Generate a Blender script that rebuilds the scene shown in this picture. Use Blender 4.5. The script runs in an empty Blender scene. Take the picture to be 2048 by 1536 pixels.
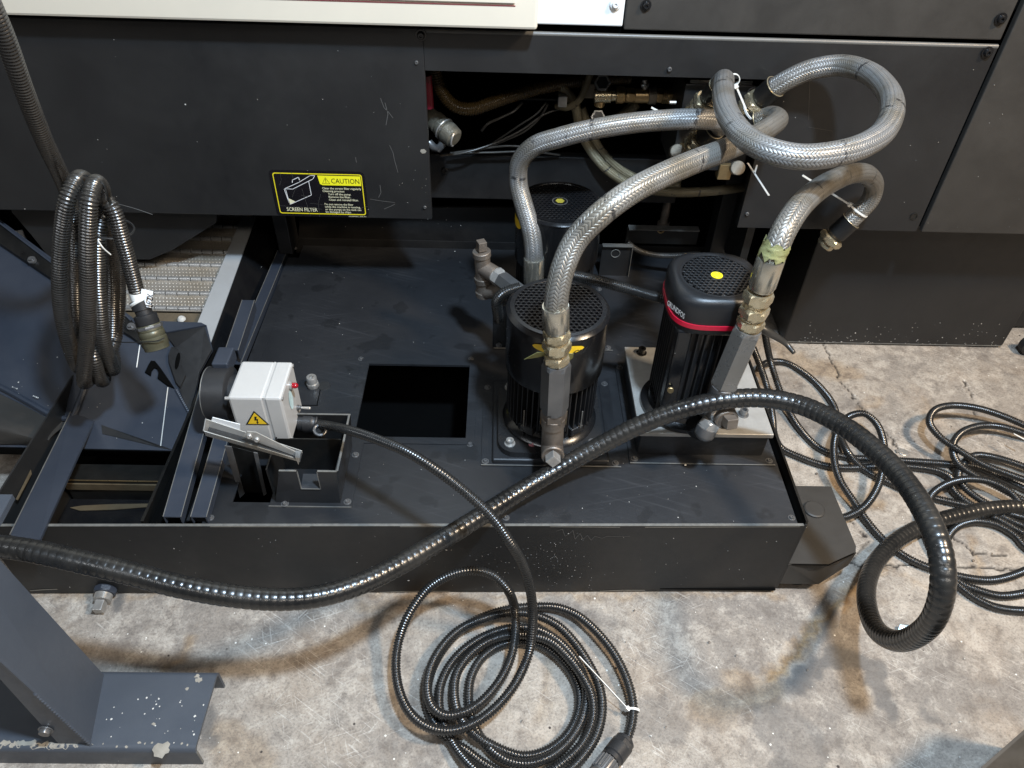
import bpy, math, random
import numpy as np
from mathutils import Vector, Matrix, noise
random.seed(7); rng = np.random.default_rng(7)
S = bpy.context.scene
COL = S.collection
# ------------------------------------------------------------------ camera
_p, _r, _w = [math.radians(a) for a in (47.394, 2.1627, -1.7)]
FPX = 1518.9
RC = (Matrix.Rotation(_w, 3, 'Z') @ Matrix.Rotation(_p, 3, 'X') @ Matrix.Rotation(_r, 3, 'Z'))
CP = Vector((0, 0, 1.5))
cam_d = bpy.data.cameras.new('camera'); cam = bpy.data.objects.new('camera', cam_d); COL.objects.link(cam)
cam_d.sensor_width = 36; cam_d.lens = FPX / 2048 * 36; cam_d.clip_start = .02; cam_d.clip_end = 60
cam.matrix_world = Matrix.Translation(CP) @ RC.to_4x4()
S.camera = cam
# ------------------------------------------------------------------ light
W = bpy.data.worlds.new('World'); S.world = W; W.use_nodes = True
_bg = W.node_tree.nodes['Background']; _bg.inputs[0].default_value = (.80, .86, 1, 1); _bg.inputs[1].default_value = .05
def area(name, loc, tgt, size, power, col, sy=None):
    l = bpy.data.lights.new(name, 'AREA'); l.energy = power; l.color = col; l.size = size
    if sy: l.shape = 'RECTANGLE'; l.size_y = sy
    o = bpy.data.objects.new(name, l); COL.objects.link(o); o.location = loc
    o.rotation_euler = (Vector(tgt) - Vector(loc)).to_track_quat('-Z', 'Y').to_euler(); return o
area('ceiling_lamp_cool', (.50, .34, 2.75), (-.35, .95, .1), .16, 118, (.62, .80, 1), .16)
area('ceiling_lamp_warm', (2.3, .3, 3.2), (1.3, 1.0, 0), .35, 140, (1, .79, .56), .35)
area('ceiling_tube_left', (-2.0, -1.0, 3.4), (-.4, 1.2, .3), 2.6, 28, (.92, .96, 1), .3)
area('ceiling_tube_right', (1.4, -1.9, 3.4), (.9, 1.2, .3), 2.6, 38, (1, .90, .78), .3)
S.view_settings.view_transform = 'Standard'; S.view_settings.look = 'None'
S.view_settings.exposure = -.1; S.view_settings.gamma = 1
S.cycles.max_bounces = 6

# ------------------------------------------------------------------ picture <-> place
def ray(px, py): return RC @ Vector(((px - 1024) / FPX, -(py - 768) / FPX, -1.0))
def A(px, py, ax, v):
    d = ray(px, py); i = 'xyz'.index(ax); return CP + d * ((v - CP[i]) / d[i])
def AZ(px, py, z): return A(px, py, 'z', z)
def AY(px, py, y): return A(px, py, 'y', y)
def AX(px, py, x): return A(px, py, 'x', x)
def AP(px, py, p0, n):
    d = ray(px, py); n = Vector(n); return CP + d * ((Vector(p0) - CP).dot(n) / d.dot(n))

# ------------------------------------------------------------------ materials
def new_mat(name):
    m = bpy.data.materials.new(name); m.use_nodes = True; nt = m.node_tree
    return m, nt, nt.nodes['Principled BSDF']
def nd(nt, t, **kw):
    n = nt.nodes.new(t)
    for k, v in kw.items():
        if isinstance(k, str) and k.startswith('i_'): n.inputs[int(k[2:])].default_value = v
        else: setattr(n, k, v)
    return n
def lk(nt, a, b): nt.links.new(a, b)
def ramp(nt, src, stops):
    r = nt.nodes.new('ShaderNodeValToRGB'); e = r.color_ramp.elements
    while len(e) < len(stops): e.new(.5)
    for el, (p, c) in zip(e, stops):
        el.position = p; el.color = (c, c, c, 1) if isinstance(c, (int, float)) else (*c, 1)
    lk(nt, src, r.inputs[0]); return r.outputs[0]
def math_(nt, op, a, b=None, c=None):
    n = nt.nodes.new('ShaderNodeMath'); n.operation = op
    for i, v in enumerate((a, b, c)):
        if v is None: continue
        if isinstance(v, (int, float)): n.inputs[i].default_value = v
        else: lk(nt, v, n.inputs[i])
    return n.outputs[0]
def mixc(nt, f, a, b):
    n = nt.nodes.new('ShaderNodeMix'); n.data_type = 'RGBA'
    for i, v in ((0, f), (6, a), (7, b)):
        if isinstance(v, (int, float)): n.inputs[i].default_value = v
        elif isinstance(v, tuple): n.inputs[i].default_value = (*v, 1)
        else: lk(nt, v, n.inputs[i])
    return n.outputs[2]
def noise_n(nt, co, scale, detail=4, rough=.6, dist=0):
    n = nt.nodes.new('ShaderNodeTexNoise'); n.inputs['Scale'].default_value = scale
    n.inputs['Detail'].default_value = detail; n.inputs['Roughness'].default_value = rough; n.inputs['Distortion'].default_value = dist
    lk(nt, co, n.inputs['Vector']); return n.outputs[0]
def bump(nt, bs, h, strength=.3, dist=.001):
    b = nt.nodes.new('ShaderNodeBump'); b.inputs['Strength'].default_value = strength; b.inputs['Distance'].default_value = dist
    lk(nt, h, b.inputs['Height']); lk(nt, b.outputs[0], bs.inputs['Normal'])
def surf(name, col, rough=.5, metal=0., col2=None, dirt=.5, scale=9., grain=.25, specks=0., speckcol=(.55, .54, .5), coat=0., smear=0., wear=None, spec=.5, streak=0.):
    """painted / metal surface: slow colour drift, roughness smears, fine grain, dust specks"""
    m, nt, b = new_mat(name)
    co = nd(nt, 'ShaderNodeTexCoord').outputs['Object']
    n1 = noise_n(nt, co, scale, 5, .6, .4); n2 = noise_n(nt, co, scale * 6, 5, .7)
    col2 = col2 or tuple(min(1, c * 1.7 + .006) for c in col)
    c = mixc(nt, math_(nt, 'MULTIPLY', ramp(nt, n1, [(.35, 0.), (.72, 1.)]), dirt), tuple(col), tuple(col2))
    if smear:
        mp = nd(nt, 'ShaderNodeMapping'); mp.inputs['Scale'].default_value = (3, 3, 40); lk(nt, co, mp.inputs[0])
        n3 = noise_n(nt, mp.outputs[0], 6, 4, .6, 1.)
        c = mixc(nt, math_(nt, 'MULTIPLY', ramp(nt, n3, [(.52, 0.), (.75, 1.)]), smear), c, tuple(min(1, x * 2 + .02) for x in col2))
    if streak:
        for rz, sc, k in ((.35, (2, 60, 60), .5), (-.2, (1.5, 90, 90), .35)):
            mr = nd(nt, 'ShaderNodeMapping'); mr.inputs['Rotation'].default_value = (0, 0, rz); lk(nt, co, mr.inputs[0]); mp = nd(nt, 'ShaderNodeMapping'); mp.inputs['Scale'].default_value = sc; lk(nt, mr.outputs[0], mp.inputs[0])
            n3 = noise_n(nt, mp.outputs[0], 2.2, 3, .6, .3); n4 = noise_n(nt, co, 4, 3, .6)
            c = mixc(nt, math_(nt, 'MULTIPLY', math_(nt, 'MULTIPLY', ramp(nt, n3, [(.55, 0.), (.72, 1.)]), ramp(nt, n4, [(.42, 0.), (.62, 1.)])), streak * k), c, tuple(min(1, x * 2.2 + .02) for x in col2))
        n5 = noise_n(nt, co, 13, 3, .5, .2)
        c = mixc(nt, math_(nt, 'MULTIPLY', ramp(nt, n5, [(.60, 0.), (.635, 1.)]), .45), c, tuple(x * .45 for x in col))
    if wear:
        nw = noise_n(nt, co, wear[1], 6, .75, .3)
        c = mixc(nt, ramp(nt, nw, [(wear[2], 0.), (wear[2] + .02, 1.)]), c, tuple(wear[0]))
    if specks:
        v = nd(nt, 'ShaderNodeTexVoronoi'); v.inputs['Scale'].default_value = 70; lk(nt, co, v.inputs['Vector'])
        sep = nd(nt, 'ShaderNodeSeparateColor'); lk(nt, v.outputs['Color'], sep.inputs[0])
        pick = math_(nt, 'GREATER_THAN', sep.outputs[0], 1 - specks)
        dd = math_(nt, 'LESS_THAN', v.outputs['Distance'], math_(nt, 'MULTIPLY', sep.outputs[1], .13))
        c = mixc(nt, math_(nt, 'MULTIPLY', pick, dd), c, tuple(speckcol))
    lk(nt, c, b.inputs['Base Color'])
    r = math_(nt, 'ADD', math_(nt, 'MULTIPLY', n2, .3), rough - .15)
    r = math_(nt, 'ADD', math_(nt, 'MULTIPLY', n1, .25), math_(nt, 'SUBTRACT', r, .12))
    lk(nt, r, b.inputs['Roughness']); b.inputs['Metallic'].default_value = metal
    b.inputs['Specular IOR Level'].default_value = spec
    if coat: b.inputs['Coat Weight'].default_value = coat; b.inputs['Coat Roughness'].default_value = .12
    if grain: bump(nt, b, math_(nt, 'ADD', noise_n(nt, co, 900, 2), math_(nt, 'MULTIPLY', n2, .8)), grain, .0006)
    return m
M = {}
M['panel'] = surf('black_powder_coat', (.013, .013, .0135), .45, specks=.006, col2=(.022, .0215, .021), dirt=.7, scale=5, grain=.15)
M['panel_dusty_lit'] = surf('dusty_lit_black_powder_coat', (.028, .026, .0235), .5, specks=.008, col2=(.045, .041, .036), dirt=.8, scale=7, grain=.15)  # dust plus warm lamp light, both put into a lighter, browner panel colour
M['tank'] = surf('black_tank_paint', (.0135, .0145, .0165), .38, specks=.015, col2=(.027, .0285, .032), dirt=.7, scale=2.2, grain=.2, streak=.5)
M['tank_front'] = surf('black_tank_paint_front', (.011, .011, .0112), .5, specks=.006, col2=(.020, .0195, .019), dirt=.8, scale=3, grain=.15)
M['blue_grey'] = surf('blue_grey_paint', (.027, .033, .046), .40, specks=.015, col2=(.042, .049, .064), dirt=.5, scale=6, grain=.25)  # blue grey paint, its blue deepened to carry the cool lamp light
M['stand'] = surf('slate_paint', (.054, .063, .079), .45, specks=.03, col2=(.074, .084, .100), dirt=.5, scale=8, grain=.35)
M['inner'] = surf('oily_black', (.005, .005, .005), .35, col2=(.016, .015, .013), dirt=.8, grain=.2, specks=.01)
M['inner_grey'] = surf('dusty_inner_black', (.009, .009, .0095), .5, col2=(.016, .0155, .015), dirt=.8, grain=.2, specks=.02)
M['void'] = surf('recess_shade_black', (.002, .002, .002), .9, col2=(.003, .003, .003), grain=0, spec=.05)  # near-black for hollows and gaps, their deep shade put into the colour
M['beige'] = surf('cream_enamel', (.68, .62, .51), .35, col2=(.60, .55, .46), dirt=.6, scale=4, grain=.08)
M['white'] = surf('white_enamel', (.74, .75, .75), .35, col2=(.66, .67, .67), dirt=.5, scale=4, grain=.08)
M['corr'] = surf('black_corrugated_nylon', (.014, .014, .014), .25, col2=(.024, .023, .021), dirt=.6, scale=14, grain=.05, spec=.7)
M['corr_dusty'] = surf('dusty_black_nylon', (.034, .032, .029), .32, col2=(.07, .066, .058), dirt=.8, scale=14, grain=.05, spec=.7)
M['corr_brown'] = surf('dusty_brown_black_nylon', (.022, .020, .018), .27, col2=(.040, .036, .031), dirt=.8, scale=10, grain=.03, spec=.9)
M['lip'] = surf('highlight_panel_lip', (.10, .097, .09), .4, col2=(.17, .165, .155), grain=.1)  # paler than the panel: the highlight on its lip, put into the colour
M['coupling'] = surf('grimy_coupling', (.13, .12, .095), .34, .5, col2=(.26, .24, .19), dirt=.9, scale=60, grain=1.)
M['pvc'] = surf('black_pvc_sheath', (.009, .009, .009), .27, col2=(.030, .028, .025), dirt=.9, scale=7, grain=.06, spec=.7)
M['pvc_oily'] = surf('amber_oily_conduit', (.060, .038, .014), .25, col2=(.12, .08, .03), dirt=.8, scale=14, grain=.06)
M['plastic'] = surf('black_moulded_plastic', (.018, .018, .019), .42, col2=(.030, .030, .031), grain=.3)
M['rubber'] = surf('black_rubber', (.012, .012, .012), .7, grain=.3)
M['pump_black'] = surf('gloss_black_enamel', (.007, .007, .008), .20, col2=(.013, .013, .013), dirt=.7, scale=12, grain=.04, specks=.01)
M['pump_cap'] = surf('satin_black_cap', (.013, .013, .014), .36, col2=(.022, .022, .023), grain=.35)
M['cast'] = surf('gritty_black_casting', (.014, .014, .015), .3, col2=(.03, .03, .03), grain=1.0, specks=.12, speckcol=(.25, .25, .26))
M['zinc'] = surf('yellow_zinc_plated_steel', (.60, .53, .38), .26, .78, col2=(.44, .35, .20), dirt=.8, scale=30, grain=.15)
M['steel'] = surf('grey_steel', (.55, .54, .52), .33, .65, col2=(.30, .28, .25), dirt=.8, scale=22, grain=.15)
M['dark_steel'] = surf('dull_grey_steel', (.15, .15, .152), .34, .6, col2=(.22, .215, .21), dirt=.7, scale=16, grain=.2)
M['ferrule'] = surf('stained_ferrule_steel', (.64, .62, .55), .20, .85, col2=(.40, .35, .25), dirt=.7, scale=14, grain=0)
M['rust'] = surf('rusty_pipe', (.15, .125, .105), .42, .55, col2=(.26, .225, .19), dirt=.9, scale=25, grain=.6)
M['brass'] = surf('aged_brass', (.50, .36, .18), .32, .85, col2=(.34, .24, .13), dirt=.8, scale=25, grain=.2)
M['alu'] = surf('brushed_aluminium', (.56, .55, .52), .42, .55, col2=(.36, .34, .31), dirt=.8, scale=16, grain=.3)
M['trough'] = surf('oily_stainless_sheet', (.36, .35, .33), .22, .8, col2=(.20, .165, .12), dirt=.9, scale=9, grain=0)
M['flake_chip'] = surf('bare_filler_chip', (.30, .28, .24), .6, col2=(.16, .15, .13), scale=80, grain=.5)
M['mid_steel'] = surf('worn_hex_bar_steel', (.30, .295, .285), .30, .7, col2=(.22, .21, .19), dirt=.7, scale=14, grain=.1)
M['shaded_yellow'] = surf('shaded_yellow_dot', (.28, .24, .03), .5, grain=0)  # yellow dimmed: the shade over the rear pump is in the colour
M['rail'] = surf('brushed_rail_steel', (.52, .53, .53), .45, .35, col2=(.40, .40, .39), dirt=.6, scale=9, grain=.25)
M['belt'] = surf('worn_steel_belt', (.60, .55, .48), .34, .6, col2=(.36, .30, .22), dirt=.9, scale=11, grain=.3)
M['box'] = surf('warm_grey_cast_aluminium', (.58, .565, .54), .34, .2, col2=(.48, .46, .43), dirt=.6, scale=8, grain=.25)
M['tie'] = surf('white_nylon', (.70, .69, .64), .4, grain=0)
M['tie_black'] = surf('black_nylon_tie', (.015, .015, .015), .35, grain=0)
M['tape'] = surf('yellow_thread_sealant', (.24, .24, .09), .75, col2=(.36, .35, .19), scale=60, grain=1.2)
M['yellow'] = surf('yellow_print', (.80, .68, .02), .4, grain=0, dirt=0)
M['yellow_bright'] = surf('bright_yellow_print', (.85, .80, .02), .4, grain=0, dirt=0)
M['orange'] = surf('orange_yellow_label', (.80, .50, .02), .35, grain=0, dirt=.2, scale=20)
M['cream'] = surf('cream_print', (.75, .72, .50), .4, grain=0, dirt=0)
M['black_print'] = surf('black_print', (.008, .008, .008), .35, grain=0, dirt=0)
M['label_black'] = surf('black_label_film', (.008, .007, .009), .25, grain=0, dirt=0)
M['white_print'] = surf('white_print', (.80, .80, .80), .4, grain=0, dirt=0)
M['red'] = surf('red_plastic', (.52, .010, .035), .32, grain=0, dirt=.1)
M['dark_red'] = surf('dark_red_paint', (.16, .006, .018), .4)
M['lens'] = surf('dark_red_lens', (.30, .004, .012), .12, grain=0, dirt=0, coat=1)
M['sticker_blue'] = surf('pale_blue_sticker', (.50, .68, .68), .35, col2=(.70, .78, .78), scale=60, grain=0)
M['olive'] = surf('olive_drab_connector', (.085, .080, .050), .4, .3, col2=(.12, .11, .07), grain=.2)
M['foil'] = surf('blue_foil', (.35, .50, .62), .35, .6, col2=(.5, .62, .7), scale=60, grain=.6)
M['leaf'] = surf('faded_green_tape', (.24, .24, .08), .6, col2=(.38, .37, .2), scale=50, grain=.6)
M['chip'] = surf('pale_chip', (.50, .485, .45), .6, grain=0, dirt=.3)
M['scratch'] = surf('scratched_bare_metal', (.075, .073, .07), .55, .1, col2=(.13, .125, .115), scale=60, grain=.4)
M['edge'] = surf('worn_bare_edge', (.20, .195, .18), .45, .3, col2=(.04, .04, .04), scale=45, grain=.4)
M['card'] = surf('oily_card', (.075, .055, .032), .5, col2=(.15, .115, .065), scale=25, grain=.6)
M['wood'] = surf('dirty_manifold_face', (.24, .21, .165), .5, .3, col2=(.12, .10, .07), scale=50, grain=.6)

def braid_mat(name, base=(.265, .265, .262), dark=(.042, .04, .038), metal=.42, nst=18, warm=None):
    m, nt, b = new_mat(name)
    uv = nd(nt, 'ShaderNodeUVMap').outputs[0]
    sp = nd(nt, 'ShaderNodeSeparateXYZ'); lk(nt, uv, sp.inputs[0])
    u = math_(nt, 'MULTIPLY', sp.outputs[0], float(nst)); v = math_(nt, 'MULTIPLY', sp.outputs[1], float(nst) * 1.25)
    cu = math_(nt, 'FLOOR', u); fu = math_(nt, 'SUBTRACT', math_(nt, 'FRACT', u), .5)
    par = math_(nt, 'SUBTRACT', math_(nt, 'MULTIPLY', math_(nt, 'MODULO', cu, 2.0), 2.), 1.)
    ph = math_(nt, 'ADD', v, math_(nt, 'MULTIPLY', math_(nt, 'MULTIPLY', par, fu), .95))
    fv = math_(nt, 'FRACT', ph)
    st_ = math_(nt, 'POWER', math_(nt, 'SINE', math_(nt, 'MULTIPLY', fv, math.pi)), .6)
    ed = math_(nt, 'POWER', math_(nt, 'COSINE', math_(nt, 'MULTIPLY', fu, math.pi * .96)), .35)
    h = math_(nt, 'MULTIPLY', st_, ed)
    wires = math_(nt, 'SINE', math_(nt, 'MULTIPLY', fv, 31.))
    hh = math_(nt, 'ADD', h, math_(nt, 'MULTIPLY', wires, .05))
    co = nd(nt, 'ShaderNodeTexCoord').outputs['Object']
    n1 = noise_n(nt, co, 16, 4, .6)
    base2 = warm or tuple(x * k for x, k in zip(base, (.74, .68, .58)))
    cc = mixc(nt, ramp(nt, n1, [(.42, 0.), (.66, 1.)]), tuple(base), tuple(base2))
    cc = mixc(nt, ramp(nt, h, [(.10, .85), (.50, 0.)]), cc, tuple(dark))
    nb = noise_n(nt, co, 45, 2, .5)
    cc = mixc(nt, ramp(nt, nb, [(.69, 0.), (.72, .6)]), cc, (.05, .05, .055))
    vm = math_(nt, 'FRACT', math_(nt, 'ADD', math_(nt, 'MULTIPLY', sp.outputs[1], .62), math_(nt, 'MULTIPLY', sp.outputs[0], .12)))
    mk = math_(nt, 'MULTIPLY', math_(nt, 'LESS_THAN', vm, .035), ramp(nt, noise_n(nt, co, 70, 2), [(.46, 0.), (.50, .85)]))
    cc = mixc(nt, mk, cc, (.03, .03, .032))
    lk(nt, cc, b.inputs['Base Color']); b.inputs['Metallic'].default_value = metal; b.inputs['Roughness'].default_value = .36
    b.inputs['Coat Weight'].default_value = .35; b.inputs['Coat Roughness'].default_value = .22
    bump(nt, b, hh, .9, .0012)
    return m
M['braid'] = braid_mat('steel_braid')
M['braid_worn'] = braid_mat('dirty_steel_braid', (.25, .24, .22), (.038, .035, .032), .42, 16)
M['braid_old'] = braid_mat('yellowed_braid', (.30, .26, .17), (.05, .04, .02), .4, 14)

# ------------------------------------------------------------------ mesh helpers
def frame_of(d):
    d = Vector(d).normalized(); q = d.to_track_quat('Z', 'Y'); m = q.to_matrix(); return m
class MB:
    def __init__(s): s.v = []; s.f = []; s.sm = []
    def add(s, vs, fs, smooth=False, mat=None):
        o = len(s.v); s.v += [tuple(mat @ Vector(v)) if mat is not None else tuple(v) for v in vs]
        s.f += [tuple(i + o for i in f) for f in fs]; s.sm += [smooth] * len(fs); return s
    def box(s, lo, hi, mat=None, bev=0.0):
        x0, y0, z0 = lo; x1, y1, z1 = hi
        if x0 > x1: x0, x1 = x1, x0
        if y0 > y1: y0, y1 = y1, y0
        if z0 > z1: z0, z1 = z1, z0
        if bev <= 0:
            return s.add([(x0, y0, z0), (x1, y0, z0), (x1, y1, z0), (x0, y1, z0), (x0, y0, z1), (x1, y0, z1), (x1, y1, z1), (x0, y1, z1)],
                  [(3, 2, 1, 0), (4, 5, 6, 7), (0, 1, 5, 4), (1, 2, 6, 5), (2, 3, 7, 6), (3, 0, 4, 7)], mat=mat)
        import bmesh
        bm = bmesh.new(); bmesh.ops.create_cube(bm, size=1)
        for v in bm.verts: v.co = Vector((x0 + (v.co.x + .5) * (x1 - x0), y0 + (v.co.y + .5) * (y1 - y0), z0 + (v.co.z + .5) * (z1 - z0)))
        bmesh.ops.bevel(bm, geom=list(bm.edges), offset=bev, segments=2, affect='EDGES', profile=.5)
        bm.verts.index_update()
        s.add([v.co.copy() for v in bm.verts], [tuple(v.index for v in f.verts) for f in bm.faces], mat=mat); bm.free(); return s
    def prism(s, poly, vec):
        """poly: list of 3D points, extruded by vec"""
        vec = Vector(vec); n = len(poly); a = [Vector(p) for p in poly]; b = [p + vec for p in a]
        fs = [tuple(range(n))[::-1], tuple(range(n, 2 * n))] + [(i, (i + 1) % n, n + (i + 1) % n, n + i) for i in range(n)]
        return s.add(a + b, fs)
    def lathe(s, p0, d, prof, seg=24, smooth=True, phase=0., cap=True):
        """prof: (dist along d, radius)"""
        m = frame_of(d); p0 = Vector(p0); vs = []; fs = []
        for t, r in prof:
            for k in range(seg):
                a = 2 * math.pi * (k + phase) / seg
                vs.append(p0 + m @ Vector((r * math.cos(a), r * math.sin(a), t)))
        for i in range(len(prof) - 1):
            for k in range(seg):
                k2 = (k + 1) % seg
                fs.append((i * seg + k, i * seg + k2, (i + 1) * seg + k2, (i + 1) * seg + k))
        s.add(vs, fs, smooth)
        if cap:
            n = len(prof)
            if prof[0][1] > 1e-5: s.add([vs[k] for k in range(seg)], [tuple(range(seg))[::-1]])
            if prof[-1][1] > 1e-5: s.add([vs[(n - 1) * seg + k] for k in range(seg)], [tuple(range(seg))])
        return s
    def cyl(s, p0, p1, r, r1=None, seg=20, bev=0.):
        p0 = Vector(p0); p1 = Vector(p1); L = (p1 - p0).length; r1 = r if r1 is None else r1
        pr = [(0, r), (L, r1)] if bev <= 0 else [(0, r - bev), (bev, r), (L - bev, r1), (L, r1 - bev)]
        return s.lathe(p0, p1 - p0, pr, seg)
    def hexn(s, p0, p1, r, phase=0., seg=6, ch=.13):
        p0 = Vector(p0); p1 = Vector(p1); L = (p1 - p0).length; c = min(r * .30, L * .22); m = frame_of(p1 - p0); N = seg * 4; vs = []; fs = []
        ap = r * math.cos(math.pi / seg)
        for t, cap in ((0, r * (1 - ch)), (c, r * 1.001), (L - c, r * 1.001), (L, r * (1 - ch))):   # flats cut by a turned chamfer
            for k in range(N):
                a = 2 * math.pi * (k / N); loc = (a + math.pi / seg) % (2 * math.pi / seg) - math.pi / seg
                rr = min(ap / math.cos(loc if abs(loc) < math.pi / seg + 1e-6 else 0), cap); rr = ap / math.cos(loc); rr = min(rr, cap) if cap < r else rr
                a2 = a + phase * 2 * math.pi / seg + math.pi / seg; vs.append(p0 + m @ Vector((rr * math.cos(a2), rr * math.sin(a2), t)))
        for i in range(3):
            for k in range(N): fs.append((i * N + k, i * N + (k + 1) % N, (i + 1) * N + (k + 1) % N, (i + 1) * N + k))
        fs.append(tuple(range(N))[::-1]); fs.append(tuple(range(3 * N, 4 * N)))
        return s.add(vs, fs, False)
    def torus(s, c, d, R, r, seg=28, sg=8, arc=1.0, start=0.):
        m = frame_of(d); c = Vector(c); vs = []; fs = []; n = seg if arc >= 1 else seg + 1
        for i in range(n):
            a = 2 * math.pi * (start + arc * i / seg)
            for k in range(sg):
                b = 2 * math.pi * k / sg
                vs.append(c + m @ Vector(((R + r * math.cos(b)) * math.cos(a), (R + r * math.cos(b)) * math.sin(a), r * math.sin(b))))
        for i in range(seg):
            i2 = (i + 1) % n
            for k in range(sg): fs.append((i * sg + k, i2 * sg + k, i2 * sg + (k + 1) % sg, i * sg + (k + 1) % sg))
        return s.add(vs, fs, True)
    def wire(s, pts, r, seg=6, smooth=True):
        P = spline(pts, max(r * 1.5, .002)); V, F, _ = sweep(P, np.full(len(P), r), seg); n = len(P)
        s.add([tuple(v) for v in V], [tuple(int(i) for i in f) for f in F], smooth)
        s.add([tuple(v) for v in V[:seg]], [tuple(range(seg))]); s.add([tuple(v) for v in V[-seg:]], [tuple(range(seg))]); return s
    def build(s, name, mat, parent=None, kind=None, label=None):
        me = bpy.data.meshes.new(name); org = Vector((0, 0, 0))
        if parent is not None:
            org = origin_of(parent)
        me.from_pydata([tuple(Vector(v) - org) for v in s.v], [], s.f)
        me.polygons.foreach_set('use_smooth', s.sm)
        me.update()
        if any(s.sm): me.set_sharp_from_angle(angle=math.radians(38))
        me.materials.append(M[mat] if isinstance(mat, str) else mat)
        return link(name, me, parent, kind, label)
def origin_of(o):
    v = Vector(o.location)
    while o.parent: o = o.parent; v += Vector(o.location)
    return v
def link(name, data, parent=None, kind=None, label=None):
    o = bpy.data.objects.new(name, data); COL.objects.link(o)
    if parent is not None: o.parent = parent
    if kind: o['kind'] = kind
    if label: o['label'] = label
    return o
def thing(name, label, cat, loc=(0, 0, 0), group=None):
    o = bpy.data.objects.new(name, None); COL.objects.link(o); o.location = loc; o.empty_display_size = .05
    o['label'] = label; o['category'] = cat
    if group: o['group'] = group
    return o
def tag(o, label, cat, group=None):
    o['label'] = label; o['category'] = cat
    if group: o['group'] = group
    return o
def spline(pts, ds):
    P = np.array([tuple(p) for p in pts], float)
    if len(P) < 3:
        n = max(2, int(np.linalg.norm(P[1] - P[0]) / ds) + 1); t = np.linspace(0, 1, n)[:, None]; return P[0] * (1 - t) + P[1] * t
    Q = np.vstack([2 * P[0] - P[1], P, 2 * P[-1] - P[-2]]); out = []
    for i in range(1, len(Q) - 2):
        p0, p1, p2, p3 = Q[i - 1:i + 3]
        t0 = 0; t1 = t0 + max(np.linalg.norm(p1 - p0), 1e-6) ** .5; t2 = t1 + max(np.linalg.norm(p2 - p1), 1e-6) ** .5; t3 = t2 + max(np.linalg.norm(p3 - p2), 1e-6) ** .5
        t = np.linspace(t1, t2, 24, endpoint=False)[:, None]
        A1 = (t1 - t) / (t1 - t0) * p0 + (t - t0) / (t1 - t0) * p1; A2 = (t2 - t) / (t2 - t1) * p1 + (t - t1) / (t2 - t1) * p2; A3 = (t3 - t) / (t3 - t2) * p2 + (t - t2) / (t3 - t2) * p3
        B1 = (t2 - t) / (t2 - t0) * A1 + (t - t0) / (t2 - t0) * A2; B2 = (t3 - t) / (t3 - t1) * A2 + (t - t1) / (t3 - t1) * A3
        out.append((t2 - t) / (t2 - t1) * B1 + (t - t1) / (t2 - t1) * B2)
    out.append(P[-1:]); R = np.vstack(out)
    for _ in range(3): R[1:-1] = (R[:-2] + 2 * R[1:-1] + R[2:]) / 4
    d = np.r_[0, np.cumsum(np.linalg.norm(np.diff(R, axis=0), axis=1))]
    n = max(2, int(d[-1] / ds) + 1); s = np.linspace(0, d[-1], n)
    return np.stack([np.interp(s, d, R[:, i]) for i in range(3)], 1)
def sweep(P, rad, seg):
    n = len(P); T = np.gradient(P, axis=0); T /= np.linalg.norm(T, axis=1)[:, None] + 1e-12
    N = np.zeros((n, 3)); a = np.array([0, 0, 1.]) if abs(T[0][2]) < .9 else np.array([1., 0, 0])
    v = a - T[0] * a.dot(T[0]); v /= np.linalg.norm(v); N[0] = v
    for i in range(1, n):
        v = v - T[i] * v.dot(T[i]); v /= np.linalg.norm(v); N[i] = v
    B = np.cross(T, N); ang = np.arange(seg) * 2 * np.pi / seg
    V = P[:, None, :] + rad[:, None, None] * (np.cos(ang)[None, :, None] * N[:, None, :] + np.sin(ang)[None, :, None] * B[:, None, :])
    i = np.arange(n - 1)[:, None] * seg; k = np.arange(seg)[None, :]; k2 = (k + 1) % seg
    F = np.stack([i + k, i + k2, i + seg + k2, i + seg + k], -1).reshape(-1, 4)
    return V.reshape(-1, 3), F, (N, B, T)
def tube(name, pts, r, mat, parent=None, kind='smooth', pitch=.0042, depth=None, seg=14, label=None, caps=True, ends=(1., 1.), r_end=None):
    if kind == 'corr':
        P = spline(pts, pitch / 4); n = len(P); dp = depth or r * .22
        rad = r - dp * np.tile([0, .1, 1., .9], n // 4 + 1)[:n]
    elif kind == 'wound':
        P = spline(pts, pitch / 6); n = len(P); dp = depth or .0009
        rad = r - dp * np.tile([1.3, .1, -.15, -.2, -.15, .1], n // 6 + 1)[:n]
    else:
        P = spline(pts, .006); n = len(P); rad = np.full(n, r)
    if r_end: rad = rad * np.linspace(1, r_end, n)
    V, F, _ = sweep(P, rad, seg)
    org = np.array(origin_of(parent)) if parent is not None else np.zeros(3)
    me = bpy.data.meshes.new(name); V = V - org
    F = [tuple(f) for f in F.tolist()]
    if caps: F += [tuple(range(seg))[::-1], tuple(range((n - 1) * seg, n * seg))]
    me.from_pydata(V.tolist(), [], F)
    me.polygons.foreach_set('use_smooth', [True] * len(F))
    # uv: u round the hose, v along it in circumferences
    L = np.r_[0, np.cumsum(np.linalg.norm(np.diff(P, axis=0), axis=1))] / (2 * math.pi * r)
    uvl = me.uv_layers.new(name='UVMap'); nl = (n - 1) * seg * 4
    i = np.repeat(np.arange(n - 1), seg); k = np.tile(np.arange(seg), n - 1)
    U = np.stack([k, k + 1, k + 1, k], 1) / seg; Vv = np.stack([L[i], L[i], L[i + 1], L[i + 1]], 1)
    uv = np.zeros((len(me.loops), 2)); uv[:nl, 0] = U.reshape(-1); uv[:nl, 1] = Vv.reshape(-1)
    uvl.data.foreach_set('uv', uv.reshape(-1)); me.update()
    me.materials.append(M[mat]); return link(name, me, parent, None, label)
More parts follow.
